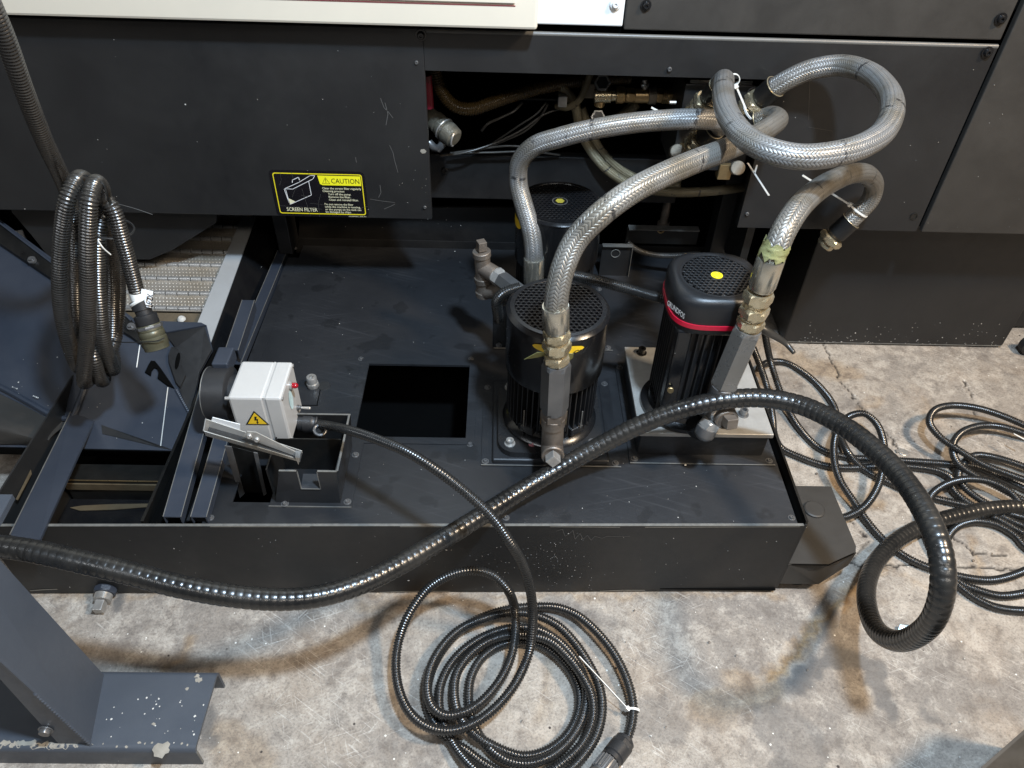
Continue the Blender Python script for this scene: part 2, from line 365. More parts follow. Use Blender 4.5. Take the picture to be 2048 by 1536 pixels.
def end_dir(pts, end=0):
    a, b = (Vector(pts[0]), Vector(pts[1])) if end == 0 else (Vector(pts[-1]), Vector(pts[-2]))
    return (a - b).normalized()
def tie(parent, c, d, R, tail_dir, L=.09, mat='tie', w=.0022, squash=1.):
    """cable tie: band round the hose, ratchet head, tail"""
    c = Vector(c); d = Vector(d).normalized(); m = frame_of(d)
    b = MB(); prof = [(-w, R), (-w, R + .0016), (w, R + .0016), (w, R), (-w, R)]
    b.lathe(c, d, prof, 28, False, cap=False)
    td = Vector(tail_dir).normalized(); out = (td - d * td.dot(d)).normalized() if (td - d * td.dot(d)).length > .1 else m @ Vector((1, 0, 0))
    h = c + out * (R + .003); q = frame_of(td)
    b.box((-.0035, -.0045, -.004), (.0035, .0045, .004), Matrix.Translation(h) @ q.to_4x4())
    mm = Matrix.Translation(h) @ q.to_4x4()
    b.box((-.0007, -.0020, .003), (.0007, .0020, L), mm)
    return b.build('cable_tie', mat, parent)
SCREW = {}
def screw(parent, p, n=(0, 0, 1), r=.006, mat='steel', name='screw', washer=False, socket=True):
    r *= .86
    if washer and mat == 'steel': mat = 'dark_steel'
    key = (tuple(round(x, 2) for x in n), r, mat, washer)
    if key not in SCREW:
        b = MB(); h = r * .75
        if washer: b.lathe((0, 0, 0), n, [(0, r * 1.45), (r * .22, r * 1.45)], 14, False); z0 = r * .22
        else: z0 = 0
        nn = Vector(n).normalized() * z0
        b.lathe(nn, n, [(0, r), (h * .55, r * .96), (h, r * .72), (h, r * .42), (h * .45, r * .40), (h * .45, 0.0001)], 14, True)
        me = bpy.data.meshes.new(name); me.from_pydata(b.v, [], b.f); me.polygons.foreach_set('use_smooth', b.sm); me.update(); me.set_sharp_from_angle(angle=.6)
        me.materials.append(M[mat]); SCREW[key] = me
    o = link(name, SCREW[key], parent); o.location = Vector(p) - (origin_of(parent) if parent else Vector()); return o
def text(parent, s, p, size, mat, rot=None, fit=None, name='lettering', shear=0., align='LEFT', sx=1.0, thick=0.0, bold=0.):
    c = bpy.data.curves.new(name, 'FONT'); c.body = s; c.size = size; c.align_x = align; c.shear = shear; c.offset = bold; c.extrude = thick; c.resolution_u = 2
    tmp = bpy.data.objects.new('tmp', c); COL.objects.link(tmp); bpy.context.view_layer.update()
    me = bpy.data.meshes.new_from_object(tmp.evaluated_get(bpy.context.evaluated_depsgraph_get())); me.name = name
    bpy.data.objects.remove(tmp); me.materials.clear(); me.materials.append(M[mat]); o = link(name, me, parent)
    if fit: sx = fit / max(v.co.x for v in me.vertices)
    R = rot if rot is not None else Matrix.Rotation(math.pi / 2, 3, 'X')
    o.matrix_local = Matrix.Translation(Vector(p) - origin_of(parent)) @ R.to_4x4() @ Matrix.Diagonal((sx, 1, 1, 1)); return o
def sheet(xs, ys, holes, z, t):
    """horizontal sheet with rectangular holes; returns MB"""
    xs = sorted(set(xs + [h[0] for h in holes] + [h[1] for h in holes])); ys = sorted(set(ys + [h[2] for h in holes] + [h[3] for h in holes]))
    solid = {}
    for i in range(len(xs) - 1):
        for j in range(len(ys) - 1):
            cx, cy = (xs[i] + xs[i + 1]) / 2, (ys[j] + ys[j + 1]) / 2
            solid[i, j] = not any(h[0] < cx < h[1] and h[2] < cy < h[3] for h in holes)
    b = MB(); nx, ny = len(xs), len(ys)
    vs = [(x, y, zz) for zz in (z, z - t) for y in ys for x in xs]; N = nx * ny; fs = []
    g = lambda i, j, k=0: k * N + j * nx + i
    for (i, j), s_ in solid.items():
        if not s_: continue
        fs.append((g(i, j), g(i + 1, j), g(i + 1, j + 1), g(i, j + 1))); fs.append((g(i, j + 1, 1), g(i + 1, j + 1, 1), g(i + 1, j, 1), g(i, j, 1)))
        for (di, dj, a, c) in ((-1, 0, (i, j + 1), (i, j)), (1, 0, (i + 1, j), (i + 1, j + 1)), (0, -1, (i, j), (i + 1, j)), (0, 1, (i + 1, j + 1), (i, j + 1))):
            if not solid.get((i + di, j + dj), False): fs.append((g(*a, 1), g(*c, 1), g(*c), g(*a)))
    b.add(vs, fs); return b
def flakes(parent, pts, nrm, name='paint_fleck', mat='chip', smin=.0005, smax=.0018):
    """flat little chips of dirt stuck on a surface: uncountable, one mesh"""
    b = MB(); m = frame_of(nrm)
    for p in pts:
        r = random.uniform(smin, smax) * (1 if random.random() < .85 else 1.6); n = 5; ph = random.random() * 6
        vs = [Vector(p) + m @ Vector((r * random.uniform(.6, 1.2) * math.cos(ph + 6.283 * k / n), r * random.uniform(.6, 1.2) * math.sin(ph + 6.283 * k / n), .0004)) for k in range(n)]
        vs.append(Vector(p) + m @ Vector((0, 0, .0009)))
        b.add(vs, [(k, (k + 1) % n, n) for k in range(n)])
    return b.build(name, mat, parent, kind='stuff')

# ================================================================== FLOOR
def vnoise(x, y, seed=0):
    r = np.random.default_rng(seed).random((256, 256)); xi = np.floor(x).astype(int); yi = np.floor(y).astype(int)
    fx = x - xi; fy = y - yi; fx = fx * fx * (3 - 2 * fx); fy = fy * fy * (3 - 2 * fy)
    g = lambda a, b: r[a % 256, b % 256]
    return (g(xi, yi) * (1 - fx) + g(xi + 1, yi) * fx) * (1 - fy) + (g(xi, yi + 1) * (1 - fx) + g(xi + 1, yi + 1) * fx) * fy
def fbm(x, y, f, o=5, seed=0):
    s = 0; a = 1; t = 0
    for k in range(o): s = s + a * vnoise(x * f + 17.3 * k, y * f + 9.1 * k, seed + k); t += a; a *= .55; f *= 2.03
    return s / t
def seg_dist(X, Y, pts):
    D = np.full(X.shape, 9.)
    for (ax, ay), (bx, by) in zip(pts[:-1], pts[1:]):
        dx, dy = bx - ax, by - ay; L = dx * dx + dy * dy + 1e-12
        t = np.clip(((X - ax) * dx + (Y - ay) * dy) / L, 0, 1); D = np.minimum(D, np.hypot(X - ax - t * dx, Y - ay - t * dy))
    return D
def fl(*pp): return [(AZ(px, py, 0).x, AZ(px, py, 0).y) for px, py in pp]
def make_floor():
    xs = np.r_[-7, -4, -2.4, -1.6, np.arange(-1.12, 1.75, .005), 2, 2.6, 4, 7]; ys = np.r_[-5, -2, -.4, .2, np.arange(.44, 2.14, .005), 2.4, 3, 5, 7]
    X, Y = np.meshgrid(xs, ys); nx, ny = len(xs), len(ys)
    h = (fbm(X, Y, 9, 5, 3) - .5) * .004 + (fbm(X, Y, 70, 3, 11) - .5) * .0016
    wob = (fbm(X, Y, 30, 4, 21) - .5) * .05; wob2 = (fbm(X, Y, 30, 4, 31) - .5) * .05
    Xw, Yw = X + wob, Y + wob2
    def blob(pts, w, soft=.012): return np.clip((w - seg_dist(Xw, Yw, fl(*pts))) / soft, 0, 1)
    brown = np.zeros_like(X); dark = np.zeros_like(X); crack = np.zeros_like(X)  # brown holds real stains plus painted shadows of hose, low cabinet and coil
    for pts, w, k in [([(1765, 1120), (1700, 1190), (1640, 1240), (1590, 1300), (1545, 1350)], .026, .9), ([(1780, 1135), (1830, 1165), (1875, 1185)], .012, .7),
                      ([(1540, 1380), (1480, 1370), (1510, 1400)], .045, .45), ([(1560, 700), (1620, 735), (1700, 745)], .05, .5), ([(1700, 880), (1710, 830), (1760, 800)], .02, .5),
                      ([(1650, 930), (1700, 1000), (1760, 1010)], .03, .6), ([(1940, 1080), (1960, 1130), (1940, 1170)], .02, .6), ([(1700, 960), (1620, 900)], .02, .5),
                      ([(385, 1270), (360, 1310), (330, 1330)], .02, .7), ([(90, 1195), (130, 1200)], .012, .6), ([(1280, 1190), (1560, 1188)], .008, .8), ([(60, 1188), (1560, 1190)], .014, .75), ([(720, 1215), (900, 1200), (1050, 1230)], .03, .4), ([(1180, 1250), (1240, 1330), (1260, 1440)], .02, .35), ([(1500, 1400), (1420, 1420)], .05, .35),
                      ([(1100, 1320), (1080, 1440)], .02, .35), ([(450, 1480), (520, 1536)], .05, .35), ([(1850, 800), (1860, 900)], .02, .3), ([(1560, 1160), (1600, 1165)], .02, .6)]:
        brown = np.maximum(brown, blob(pts, w, .025) * k)
    for pts, w, k in [([(1590, 1370), (1620, 1340), (1665, 1315)], .024, .8), ([(1690, 1320), (1745, 1330), (1760, 1380), (1780, 1420)], .028, .7), ([(1850, 1410), (1880, 1440)], .016, .6),
                      ([(1670, 1240), (1650, 1280)], .022, .5), ([(245, 1190), (240, 1215)], .016, .8), ([(1630, 880), (1680, 900)], .03, .4), ([(1560, 1450), (1600, 1510)], .06, .45),
                      ([(1720, 900), (1640, 860), (1560, 800)], .06, .3), ([(1215, 1460), (1225, 1500)], .02, .3), ([(420, 1430), (420, 1470)], .02, .6), ([(1290, 1430), (1330, 1440)], .05, .35),
                      ([(960, 1200), (900, 1230)], .04, .3), ([(1100, 1210), (1200, 1240)], .04, .3)]:
        dark = np.maximum(dark, blob(pts, w) * min(1, k * 1.2))
    jx = (fbm(X, Y, 60, 2, 77) - .5) * .02
    for pts, w in [([(1645, 685), (1660, 710), (1670, 735), (1682, 765), (1705, 790), (1728, 822), (1762, 855), (1797, 895)], .0022), ([(1700, 1127), (1760, 1130), (1850, 1132), (1960, 1135), (2060, 1140)], .0030),
                   ([(1860, 1045), (1920, 1080), (1950, 1105), (2010, 1112)], .0028), ([(1925, 760), (1945, 790), (1950, 830)], .0014), ([(1700, 1127), (1740, 1080), (1700, 1040)], .0016)]:
        crack = np.maximum(crack, np.clip(1.6 - seg_dist(X + jx, Y + jx * .7, fl(*pts)) / w, 0, 1))
    h -= crack * .004; h -= dark * .0006
    V = np.stack([X, Y, h], -1).reshape(-1, 3)
    i = np.arange(nx - 1)[None, :] + np.arange(ny - 1)[:, None] * nx
    F = np.stack([i, i + 1, i + nx + 1, i + nx], -1).reshape(-1, 4)
    me = bpy.data.meshes.new('floor'); me.vertices.add(len(V)); me.vertices.foreach_set('co', V.reshape(-1))
    me.loops.add(F.size); me.loops.foreach_set('vertex_index', F.reshape(-1)); me.polygons.add(len(F)); me.polygons.foreach_set('loop_start', np.arange(len(F)) * 4)
    me.polygons.foreach_set('use_smooth', np.ones(len(F), bool)); me.update(calc_edges=True); me.validate()
    at = me.color_attributes.new('stain_shadow', 'FLOAT_COLOR', 'POINT')
    at.data.foreach_set('color', np.stack([brown, dark, crack, np.ones_like(X)], -1).reshape(-1))
    m, nt, b = new_mat('stained_concrete'); co = nd(nt, 'ShaderNodeTexCoord').outputs['Object']
    a = nd(nt, 'ShaderNodeAttribute', attribute_name='stain_shadow'); sp = nd(nt, 'ShaderNodeSeparateColor'); lk(nt, a.outputs['Color'], sp.inputs[0])
    n1 = noise_n(nt, co, 1.7, 8, .62, .35); n2 = noise_n(nt, co, 24, 9, .78, .1); n3 = noise_n(nt, co, 190, 4, .7); n4 = noise_n(nt, co, 4.5, 10, .62, .5); n6 = noise_n(nt, co, 9, 11, .70, .2)
    c = mixc(nt, ramp(nt, n1, [(.40, 0.), (.58, 1.)]), (.27, .238, .205), (.38, .335, .283))
    n7 = noise_n(nt, co, 3.1, 9, .60, .6); n8 = noise_n(nt, co, 13, 11, .68, .3)
    c = mixc(nt, math_(nt, 'MULTIPLY', ramp(nt, n7, [(.51, 0.), (.56, 1.)]), .42), c, (.185, .168, .153))
    c = mixc(nt, math_(nt, 'MULTIPLY', ramp(nt, n4, [(.46, 1.), (.41, 0.)]), .0), c, (.2, .2, .2))
    c = mixc(nt, math_(nt, 'MULTIPLY', ramp(nt, n6, [(.51, 0.), (.60, 1.)]), .60), c, (.50, .445, .38))
    c = mixc(nt, math_(nt, 'MULTIPLY', ramp(nt, n8, [(.57, 0.), (.61, 1.)]), .30), c, (.58, .53, .46))
    c = mixc(nt, math_(nt, 'MULTIPLY', ramp(nt, n8, [(.44, 1.), (.39, 0.)]), .0), c, (.1, .1, .1))
    c = mixc(nt, math_(nt, 'MULTIPLY', ramp(nt, n2, [(.38, 1.), (.50, 0.)]), .60), c, (.12, .10, .085))
    c = mixc(nt, math_(nt, 'MULTIPLY', ramp(nt, n2, [(.54, 0.), (.64, 1.)]), .42), c, (.60, .55, .48))
    c = mixc(nt, math_(nt, 'MULTIPLY', ramp(nt, n4, [(.50, 0.), (.64, 1.)]), .28), c, (.27, .19, .12))
    nm = noise_n(nt, co, 4, 3)
    for rz, sc, lo, hi, k, col in ((.6, (3, 90, 1), .60, .66, .6, (.66, .62, .56)), (-.35, (3.5, 110, 1), .62, .67, .55, (.66, .62, .56)), (1.25, (3, 95, 1), .625, .68, .5, (.64, .60, .54)), (-.9, (5, 80, 1), .63, .70, .35, (.15, .13, .11)), (2.2, (4, 120, 1), .63, .68, .5, (.62, .58, .52))):
        mr = nd(nt, 'ShaderNodeMapping'); mr.inputs['Rotation'].default_value = (0, 0, rz); mr.inputs['Location'].default_value = (rz * 3, rz, 0); lk(nt, co, mr.inputs[0]); mp = nd(nt, 'ShaderNodeMapping'); mp.inputs['Scale'].default_value = sc; lk(nt, mr.outputs[0], mp.inputs[0])
        ns = noise_n(nt, mp.outputs[0], 3, 3, .6, .25)
        c = mixc(nt, math_(nt, 'MULTIPLY', math_(nt, 'MULTIPLY', ramp(nt, ns, [(lo, 0.), (hi, 1.)]), ramp(nt, nm, [(.48, 0.), (.60, 1.)])), k), c, col)
    c = mixc(nt, math_(nt, 'MULTIPLY', sp.outputs[0], .95), c, mixc(nt, ramp(nt, n2, [(.4, 0.), (.6, 1.)]), (.15, .085, .032), (.34, .22, .10)))
    c = mixc(nt, math_(nt, 'MULTIPLY', sp.outputs[1], 1.0), c, mixc(nt, n2, (.085, .08, .076), (.17, .16, .15)))
    c = mixc(nt, ramp(nt, n3, [(.40, .35), (.50, 0.)]), c, (.10, .085, .075))
    v = nd(nt, 'ShaderNodeTexVoronoi'); v.inputs['Scale'].default_value = 95; lk(nt, co, v.inputs['Vector']); s2 = nd(nt, 'ShaderNodeSeparateColor'); lk(nt, v.outputs['Color'], s2.inputs[0])
    pk = math_(nt, 'MULTIPLY', math_(nt, 'GREATER_THAN', s2.outputs[0], .95), math_(nt, 'LESS_THAN', v.outputs['Distance'], math_(nt, 'MULTIPLY', s2.outputs[1], .20)))
    c = mixc(nt, pk, c, (.80, .77, .70))
    v2 = nd(nt, 'ShaderNodeTexVoronoi'); v2.inputs['Scale'].default_value = 42; lk(nt, co, v2.inputs['Vector']); s3 = nd(nt, 'ShaderNodeSeparateColor'); lk(nt, v2.outputs['Color'], s3.inputs[0])
    pk2 = math_(nt, 'MULTIPLY', math_(nt, 'GREATER_THAN', s3.outputs[0], .90), math_(nt, 'LESS_THAN', v2.outputs['Distance'], math_(nt, 'MULTIPLY', s3.outputs[1], .14)))
    c = mixc(nt, pk2, c, (.05, .04, .035))
    c = mixc(nt, sp.outputs[2], c, (.018, .014, .011)); lk(nt, c, b.inputs['Base Color'])
    r = math_(nt, 'SUBTRACT', .78, math_(nt, 'MULTIPLY', sp.outputs[1], .25)); lk(nt, r, b.inputs['Roughness'])
    hh = math_(nt, 'ADD', math_(nt, 'MULTIPLY', n3, .5), n2); bump(nt, b, hh, .8, .004)
    me.materials.append(m); o = link('floor', me, None, 'structure'); return o
make_floor()

# ================================================================== MACHINE
YF = 1.70
mc = thing('machine_tool', 'large black machine housing with an open service bay under a cream top strip', 'machine', (-.2, YF, 0))
pnl = lambda px, py: AY(px, py, YF)
xo = pnl(857, 290).x                       # left side of the opening
zt_o = pnl(1180, 150).z                    # its top edge
zb = .497; zseam = .962
def wall_poly(name, pts, y, t, mat, parent=mc, **k):
    b = MB(); b.prism([(x, y, z) for x, z in pts], (0, t, 0)); return b.build(name, mat, parent, **k)
def rbox(name, lo, hi, mat, parent=mc, bev=.004, **k): return MB().box(lo, hi, bev=bev).build(name, mat, parent, **k)
rbox('skirt_panel', (-1.9, YF, zb), (xo, YF + .018, zseam - .004), 'panel', bev=.0025, label='wide black skirt panel with the caution label')
xr = AY(1500, 345, YF).x; xr2 = AY(1478, 455, YF).x; xR = (AY(2000, 88, YF).x + AY(1835, 457, YF).x) / 2
xr = xr2 = (xr + xr2) / 2
b = MB(); b.prism([(x, YF + .001, z) for x, z in [(xo + .0005, zt_o), (xr, zt_o), (xr, zb - .003), (xR, zb - .003), (xR, zseam - .010), (xo + .0005, zseam - .010)]], (0, .018, 0))
b.build('bay_panel', 'panel', mc, label='black panel framing the open bay')
# folded top lip of that panel in the paler highlight colour
b = MB(); b.lathe((xo, YF + .005, zseam - .010), (1, 0, 0), [(0, .005), (xR - xo, .005)], 12); b.build('folded_lip', 'lip', mc)
MB().box((xo, YF + .022, zseam - .06), (xR + .03, YF + .025, zseam + .06)).build('seam_shade_backing', 'void', mc); MB().box((xR - .02, YF + .022, zb), (xR + .03, YF + .025, 1.2)).build('seam_shade_backing', 'void', mc)
rbox('end_panel', (xR + .014, YF + .002, zb - .006), (3.0, YF + .02, 2.1), 'panel_dusty_lit', bev=.003, label='tall dusty black panel at the right end, warm light in its colour')
xw0, xw1 = AY(1078, 20, YF).x, AY(1249, 20, YF).x
rbox('upper_panel', (xw1 + .003, YF + .001, zseam + .004), (xR - .001, YF + .02, 2.1), 'panel_dusty_lit', bev=.003)
rbox('white_panel', (xw0 - .05, YF + .002, zseam + .010), (xw1, YF + .02, 2.1), 'white', bev=.003)
zc = AY(1075, 61, YF - .045).z
rbox('cream_door', (-2.2, YF - .045, zc), (AY(1076, 30, YF - .045).x, YF, 2.1), 'beige', bev=.006)
zl = AY(1030, 13, YF - .047).z; xl = AY(1031, 10, YF - .047).x
M['seam_red'] = surf('dull_red_seam', (.20, .03, .04), .5)
rbox('door_seam', (-.55, YF - .0462, zl), (xl, YF - .0445, zl + .0014), 'seam_red', bev=0)
rbox('cream_door_leaf', (-2.1, YF - .050, zl + .006), (xl - .001, YF - .0447, 2.0), 'beige', bev=.0015)
for px, py, r, w in [(842, 70, .010, 0), (833, 125, .005, 0), (1231, 8, .009, 0), (1292, 10, .009, 0), (2001, 37, .010, 0), (1974, 104, .010, 0), (1339, 138, .006, 0), (850, 414, .005, 0), (1494, 427, .006, 0)]:
    q = AY(px, py, YF); mt = 'dark_steel' if r < .007 else ('white' if px == 1231 else 'pump_black')
    screw(mc, (q.x, YF - (.001 if px > 840 else 0), q.z), (0, -1, 0), r, mt, washer=r > .007)
q = AY(1828, 433, YF); MB().lathe((q.x, YF + .0005, q.z), (0, -1, 0), [(0, .0095), (.0016, .0095), (.0016, .0075), (-.003, .0072), (-.003, .0001)], 20).build('screw_hole', 'inner', mc)
# inside of the housing
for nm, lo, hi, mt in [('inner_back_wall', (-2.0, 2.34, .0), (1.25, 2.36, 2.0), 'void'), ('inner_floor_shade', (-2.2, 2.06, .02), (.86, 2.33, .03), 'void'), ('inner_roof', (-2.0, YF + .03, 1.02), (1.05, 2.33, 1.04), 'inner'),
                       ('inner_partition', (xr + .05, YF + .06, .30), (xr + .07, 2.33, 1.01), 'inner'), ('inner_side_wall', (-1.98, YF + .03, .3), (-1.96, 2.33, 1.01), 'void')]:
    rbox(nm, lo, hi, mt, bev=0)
# mid beam seen in the bay
q0, q1 = AY(876, 308, 1.93), AY(1035, 400, 1.93)
rbox('cross_beam', (q0.x - .3, 1.93, q1.z), (.50, 1.96, q0.z), 'inner_grey', bev=.003)
screw(mc, tuple(AY(890, 340, 1.93)), (0, -1, 0), .012, 'inner_grey')
# shelf rail, conduit bracket, post
rbox('shelf_plate', (AY(1255, 455, 1.95).x, 1.95, AY(1300, 458, 1.95).z - .05), (AY(1400, 455, 1.95).x, 1.957, AY(1300, 457, 1.95).z), 'inner', bev=0)
rbox('shelf_lip', (AY(1257, 455, 1.94).x, 1.925, AY(1300, 456, 1.94).z), (AY(1398, 455, 1.94).x, 1.95, AY(1300, 456, 1.94).z + .003), 'edge', bev=0)
MB().torus(tuple(AY(1322, 460, 1.945)), (0, -1, 0), .009, .0025, 20, 6).build('pipe_boss', 'brass', mc)
MB().lathe(tuple(AY(1326, 452, 1.97)), (0, 0, 1), [(0, .018), (.012, .018), (.012, .012), (.09, .012)], 14).build('pipe_stub', 'rust', mc)
q = AY(1205, 490, 1.84); q2 = AY(1255, 560, 1.84)
rbox('gland_bracket', (q.x, 1.84, q2.z), (q2.x - .002, 1.846, q.z), 'inner_grey', bev=.001)
rbox('bracket_lip', (q.x, 1.83, q.z), (q2.x - .002, 1.846, q.z + .002), 'edge', bev=0)
rbox('bracket_edge', (q2.x - .001, 1.836, q2.z), (q2.x + .0008, 1.846, q.z), 'edge', bev=0)
MB().torus(tuple(AY(1231, 507, 1.838)), (0, -1, 0), .0125, .0012, 24, 6).build('blank_plug', 'edge', mc)
q = AY(1420, 500, 1.9); rbox('frame_post', (q.x, 1.9, .25), (q.x + .09, 1.96, .95), 'inner_grey', bev=.002)
# hanging guard below the skirt, left
pts = [(20, 412), (24, 425), (63, 470), (100, 517), (300, 519), (345, 500), (432, 446), (434, 425)]
b = MB(); b.prism([AY(px, py, 1.745) for px, py in pts], (0, .012, 0)); b.build('lower_guard', 'panel', mc)
# rear apron behind the tank
b = MB(); b.prism([AY(600, 415, 2.02), AY(596, 487, 2.02), AY(1045, 494, 2.02), AY(1045, 415, 2.02)], (0, .01, 0)); b.build('rear_apron', 'inner_grey', mc)
# red pipe sliver and the low cabinet under the right panels
b = MB(); b.cyl(AY(853, 150, 1.80), AY(858, 215, 1.80), .012, seg=14); b.build('red_pipe', 'dark_red', mc)
YB = 1.838
b = MB(); xa = AY(1600, 585, YB).x; xb = AY(2030, 650, YB).x; z0 = AY(1800, 688, YB).z
b.box((xa, YB, z0), (xb, 2.5, .62), bev=.004); b.build('low_cabinet', 'panel', mc, label='low black cabinet with pale flecks along its bottom edge')
b = MB(); b.box((xb + .05, YB + .1, .01), (xb + .4, 2.5, .60)); b.build('far_cabinet', 'panel', mc)
rbox('cabinet_bottom_edge', (xa + .002, YB - .001, z0 - .001), (xb - .004, YB + .002, z0 + .0012), 'edge', bev=0)
P = []
for _ in range(95):
    u = random.random(); t = random.random() ** 2.2; P.append((xa + .05 + u * (xb - xa - .06), YB - .0005, z0 + .003 + t * .085))
flakes(mc, P, (0, -1, 0))
P = [(random.uniform(-1.2, xo - .01), YF - .0005, random.uniform(zb, .95)) for _ in range(26)] + [(random.uniform(xo - .08, xo), YF - .0005, random.uniform(zb, .70)) for _ in range(12)] + [(random.uniform(xr, 1.5), YF - .0005, random.uniform(zb, .95)) for _ in range(26)]
flakes(mc, P, (0, -1, 0), smin=.0004, smax=.001)
P = [(random.uniform(-.6, -.05), 2.019, random.uniform(.27, .42)) for _ in range(30)]; flakes(mc, P, (0, -1, 0), smin=.0005, smax=.0014)
def strip(name, pxs, w, mat, y=None, z=None, parent=mc, off=.0006, kind='stuff'):
    """thin scratch / line laid on a wall (y) or a lid (z)"""
    b = MB()
    Q = [AF(px, py, .0012 if y == 'front_edge' else .0004) if isinstance(y, str) else AY(px, py, y) if y is not None else AZ(px, py, z) for px, py in pxs]
    n = Vector((0, -1, 0)) if y is not None else Vector((0, 0, 1))
    for a, c in zip(Q[:-1], Q[1:]):
        d = (c - a).normalized(); s = d.cross(n) * w; o = n * off
        b.add([a - s + o, a + s + o, c + s + o, c - s + o], [(0, 1, 2, 3)])
    return b.build(name, mat, parent, kind)
b0 = None
for pp in [[(761, 196), (768, 215), (778, 225), (786, 236)], [(770, 205), (776, 228), (772, 250)], [(779, 290), (786, 305), (789, 320), (796, 345)], [(760, 370), (762, 385), (757, 395)], [(740, 398), (765, 402), (790, 405)], [(768, 418), (782, 412), (790, 408)], [(711, 314), (713, 325)]]:
    strip('scratch', pp, .0008, 'scratch', y=YF - .0002)
b = MB(); c = AY(847, 303, YF - .0006); b.prism([c + Vector((dx, 0, dz)) for dx, dz in [(-.008, 0), (-.006, .005), (.002, .006), (.007, .001), (.004, -.004), (-.003, -.005)]], (0, -.0005, 0)); b.build('paint_chip', 'flake_chip', mc)
for pp in [[(1620, 122), (1619, 165), (1617, 240)], [(1617, 254), (1665, 262)]]: strip('scratch', pp, .0003, 'scratch', y=YF)

# ---- caution label
LB = AY(556, 432, YF - .0008); LT = AY(535, 338, YF - .0008); RT = AY(729, 345, YF - .0008); RB = AY(737, 434, YF - .0008)
lx0 = (LB.x + LT.x) / 2; lx1 = (RT.x + RB.x) / 2; lz0 = (LB.z + RB.z) / 2; lz1 = (LT.z + RT.z) / 2
lw, lh = lx1 - lx0, lz1 - lz0
def LP(u, v, k=0): return Vector((lx0 + u * lw, YF - .0012 - k * .0003, lz0 + v * lh))
def rrect(u0, v0, u1, v1, r, k, n=5, asp=None):
    asp = lw / lh; P = []
    for cx, cy, a0 in ((u1 - r / asp, v1 - r, 0), (u0 + r / asp, v1 - r, 90), (u0 + r / asp, v0 + r, 180), (u1 - r / asp, v0 + r, 270)):
        for i in range(n): a = math.radians(a0 + 90 * i / (n - 1)); P.append(LP(cx + r / asp * math.cos(a), cy + r * math.sin(a), k))
    return P
b = MB(); b.prism(rrect(0, 0, 1, 1, .09, -2), (0, -.0006, 0)); lab = b.build('caution_label', 'label_black', mc, label='black and yellow caution label about cleaning the screen filter')
def lab_ring(o, i, mat, k):
    b = MB(); n = len(o); b.add(o + i, [(j, (j + 1) % n, n + (j + 1) % n, n + j) for j in range(n)]); b.build('label_border', mat, lab)
lab_ring(rrect(.035, .055, .972, .945, .05, 1), rrect(.044, .075, .963, .925, .04, 1), 'yellow', 1)
b = MB(); b.add([LP(.505, .905, 1), LP(.955, .905, 1), LP(.955, .70, 1), LP(.545, .70, 1), LP(.52, .725, 1)], [(4, 3, 2, 1, 0)]); b.build('caution_banner', 'yellow_bright', lab)
def lstroke(pts, w, mat, k=2, closed=False):
    b = MB(); Q = [LP(u, v, k) for u, v in pts]
    if closed: Q.append(Q[0])
    for a, c in zip(Q[:-1], Q[1:]):
        d = (c - a).normalized(); s = d.cross(Vector((0, -1, 0))) * w / 2; e = d * w * .4
        b.add([a - s - e, a + s - e, c + s + e, c - s + e], [(0, 1, 2, 3)])
    return b.build('pictogram_line', mat, lab)
lstroke([(.548, .735), (.625, .735), (.586, .865)], .0008, 'black_print', 2, True)
lstroke([(.586, .835), (.586, .785)], .0014, 'black_print'); lstroke([(.586, .765), (.586, .755)], .0016, 'black_print')
text(lab, 'CAUTION', LP(.64, .745, 2), lh * .150, 'black_print', fit=lw * .30)
text(lab, 'SCREEN FILTER', LP(.115, .115, 2), lh * .115, 'cream', fit=lw * .335, bold=.00012)
for s, u, v, w in [('Clean the screen filter regularly', .535, .615, .415), ('Cleaning process:', .535, .555, .235), ('Turn off the pump.', .59, .490, .245), ('Remove the filter.', .59, .428, .24), ('Clean and reinstall filter.', .59, .366, .32),
                ('Do not remove the filter', .535, .265, .31), ('while the machine is running,', .535, .208, .385), ('or the pumps on the tank can', .535, .150, .39), ('be damaged by chips.', .535, .094, .28)]:
    text(lab, s, LP(u, v, 2), lh * .062, 'cream', fit=lw * w, bold=.00006)
text(lab, 'SA2000860A_2000-001', LP(.78, .012, 2), lh * .032, 'cream', fit=lw * .19)
for pp, w in [([(.13, .60), (.30, .75), (.43, .90), (.48, .905), (.455, .83), (.22, .60), (.15, .605), (.13, .60)], .0013), ([(.145, .59), (.16, .26), (.41, .48), (.405, .77)], .0013), ([(.23, .745), (.235, .795), (.305, .86), (.31, .80)], .0016), ([(.16, .26), (.13, .60)], .0013)]:
    lstroke(pp, w, 'white_print')
b = MB(); b.add([LP(.16, .26, 2), LP(.225, .33, 2), LP(.155, .40, 2)], [(0, 1, 2)]); b.build('pictogram_fill', 'cream', lab)
for pp in [[(.12, .95), (.12, .8), (.09, .68)], [(.24, .97), (.25, .78)], [(.20, .42), (.24, .58), (.27, .62)], [(.32, .62), (.33, .45), (.35, .20), (.36, .02)], [(.46, .0), (.47, .30), (.51, .5)], [(.05, .23), (.13, .22), (.30, .21), (.5, .17)], [(.38, .30), (.48, .28), (.62, .26)], [(.30, .47), (.38, .44)], [(.92, .20), (.95, .24), (1., .25)], [(.42, .95), (.43, .88)]]:
    lstroke(pp, .0005, 'scratch', 3)

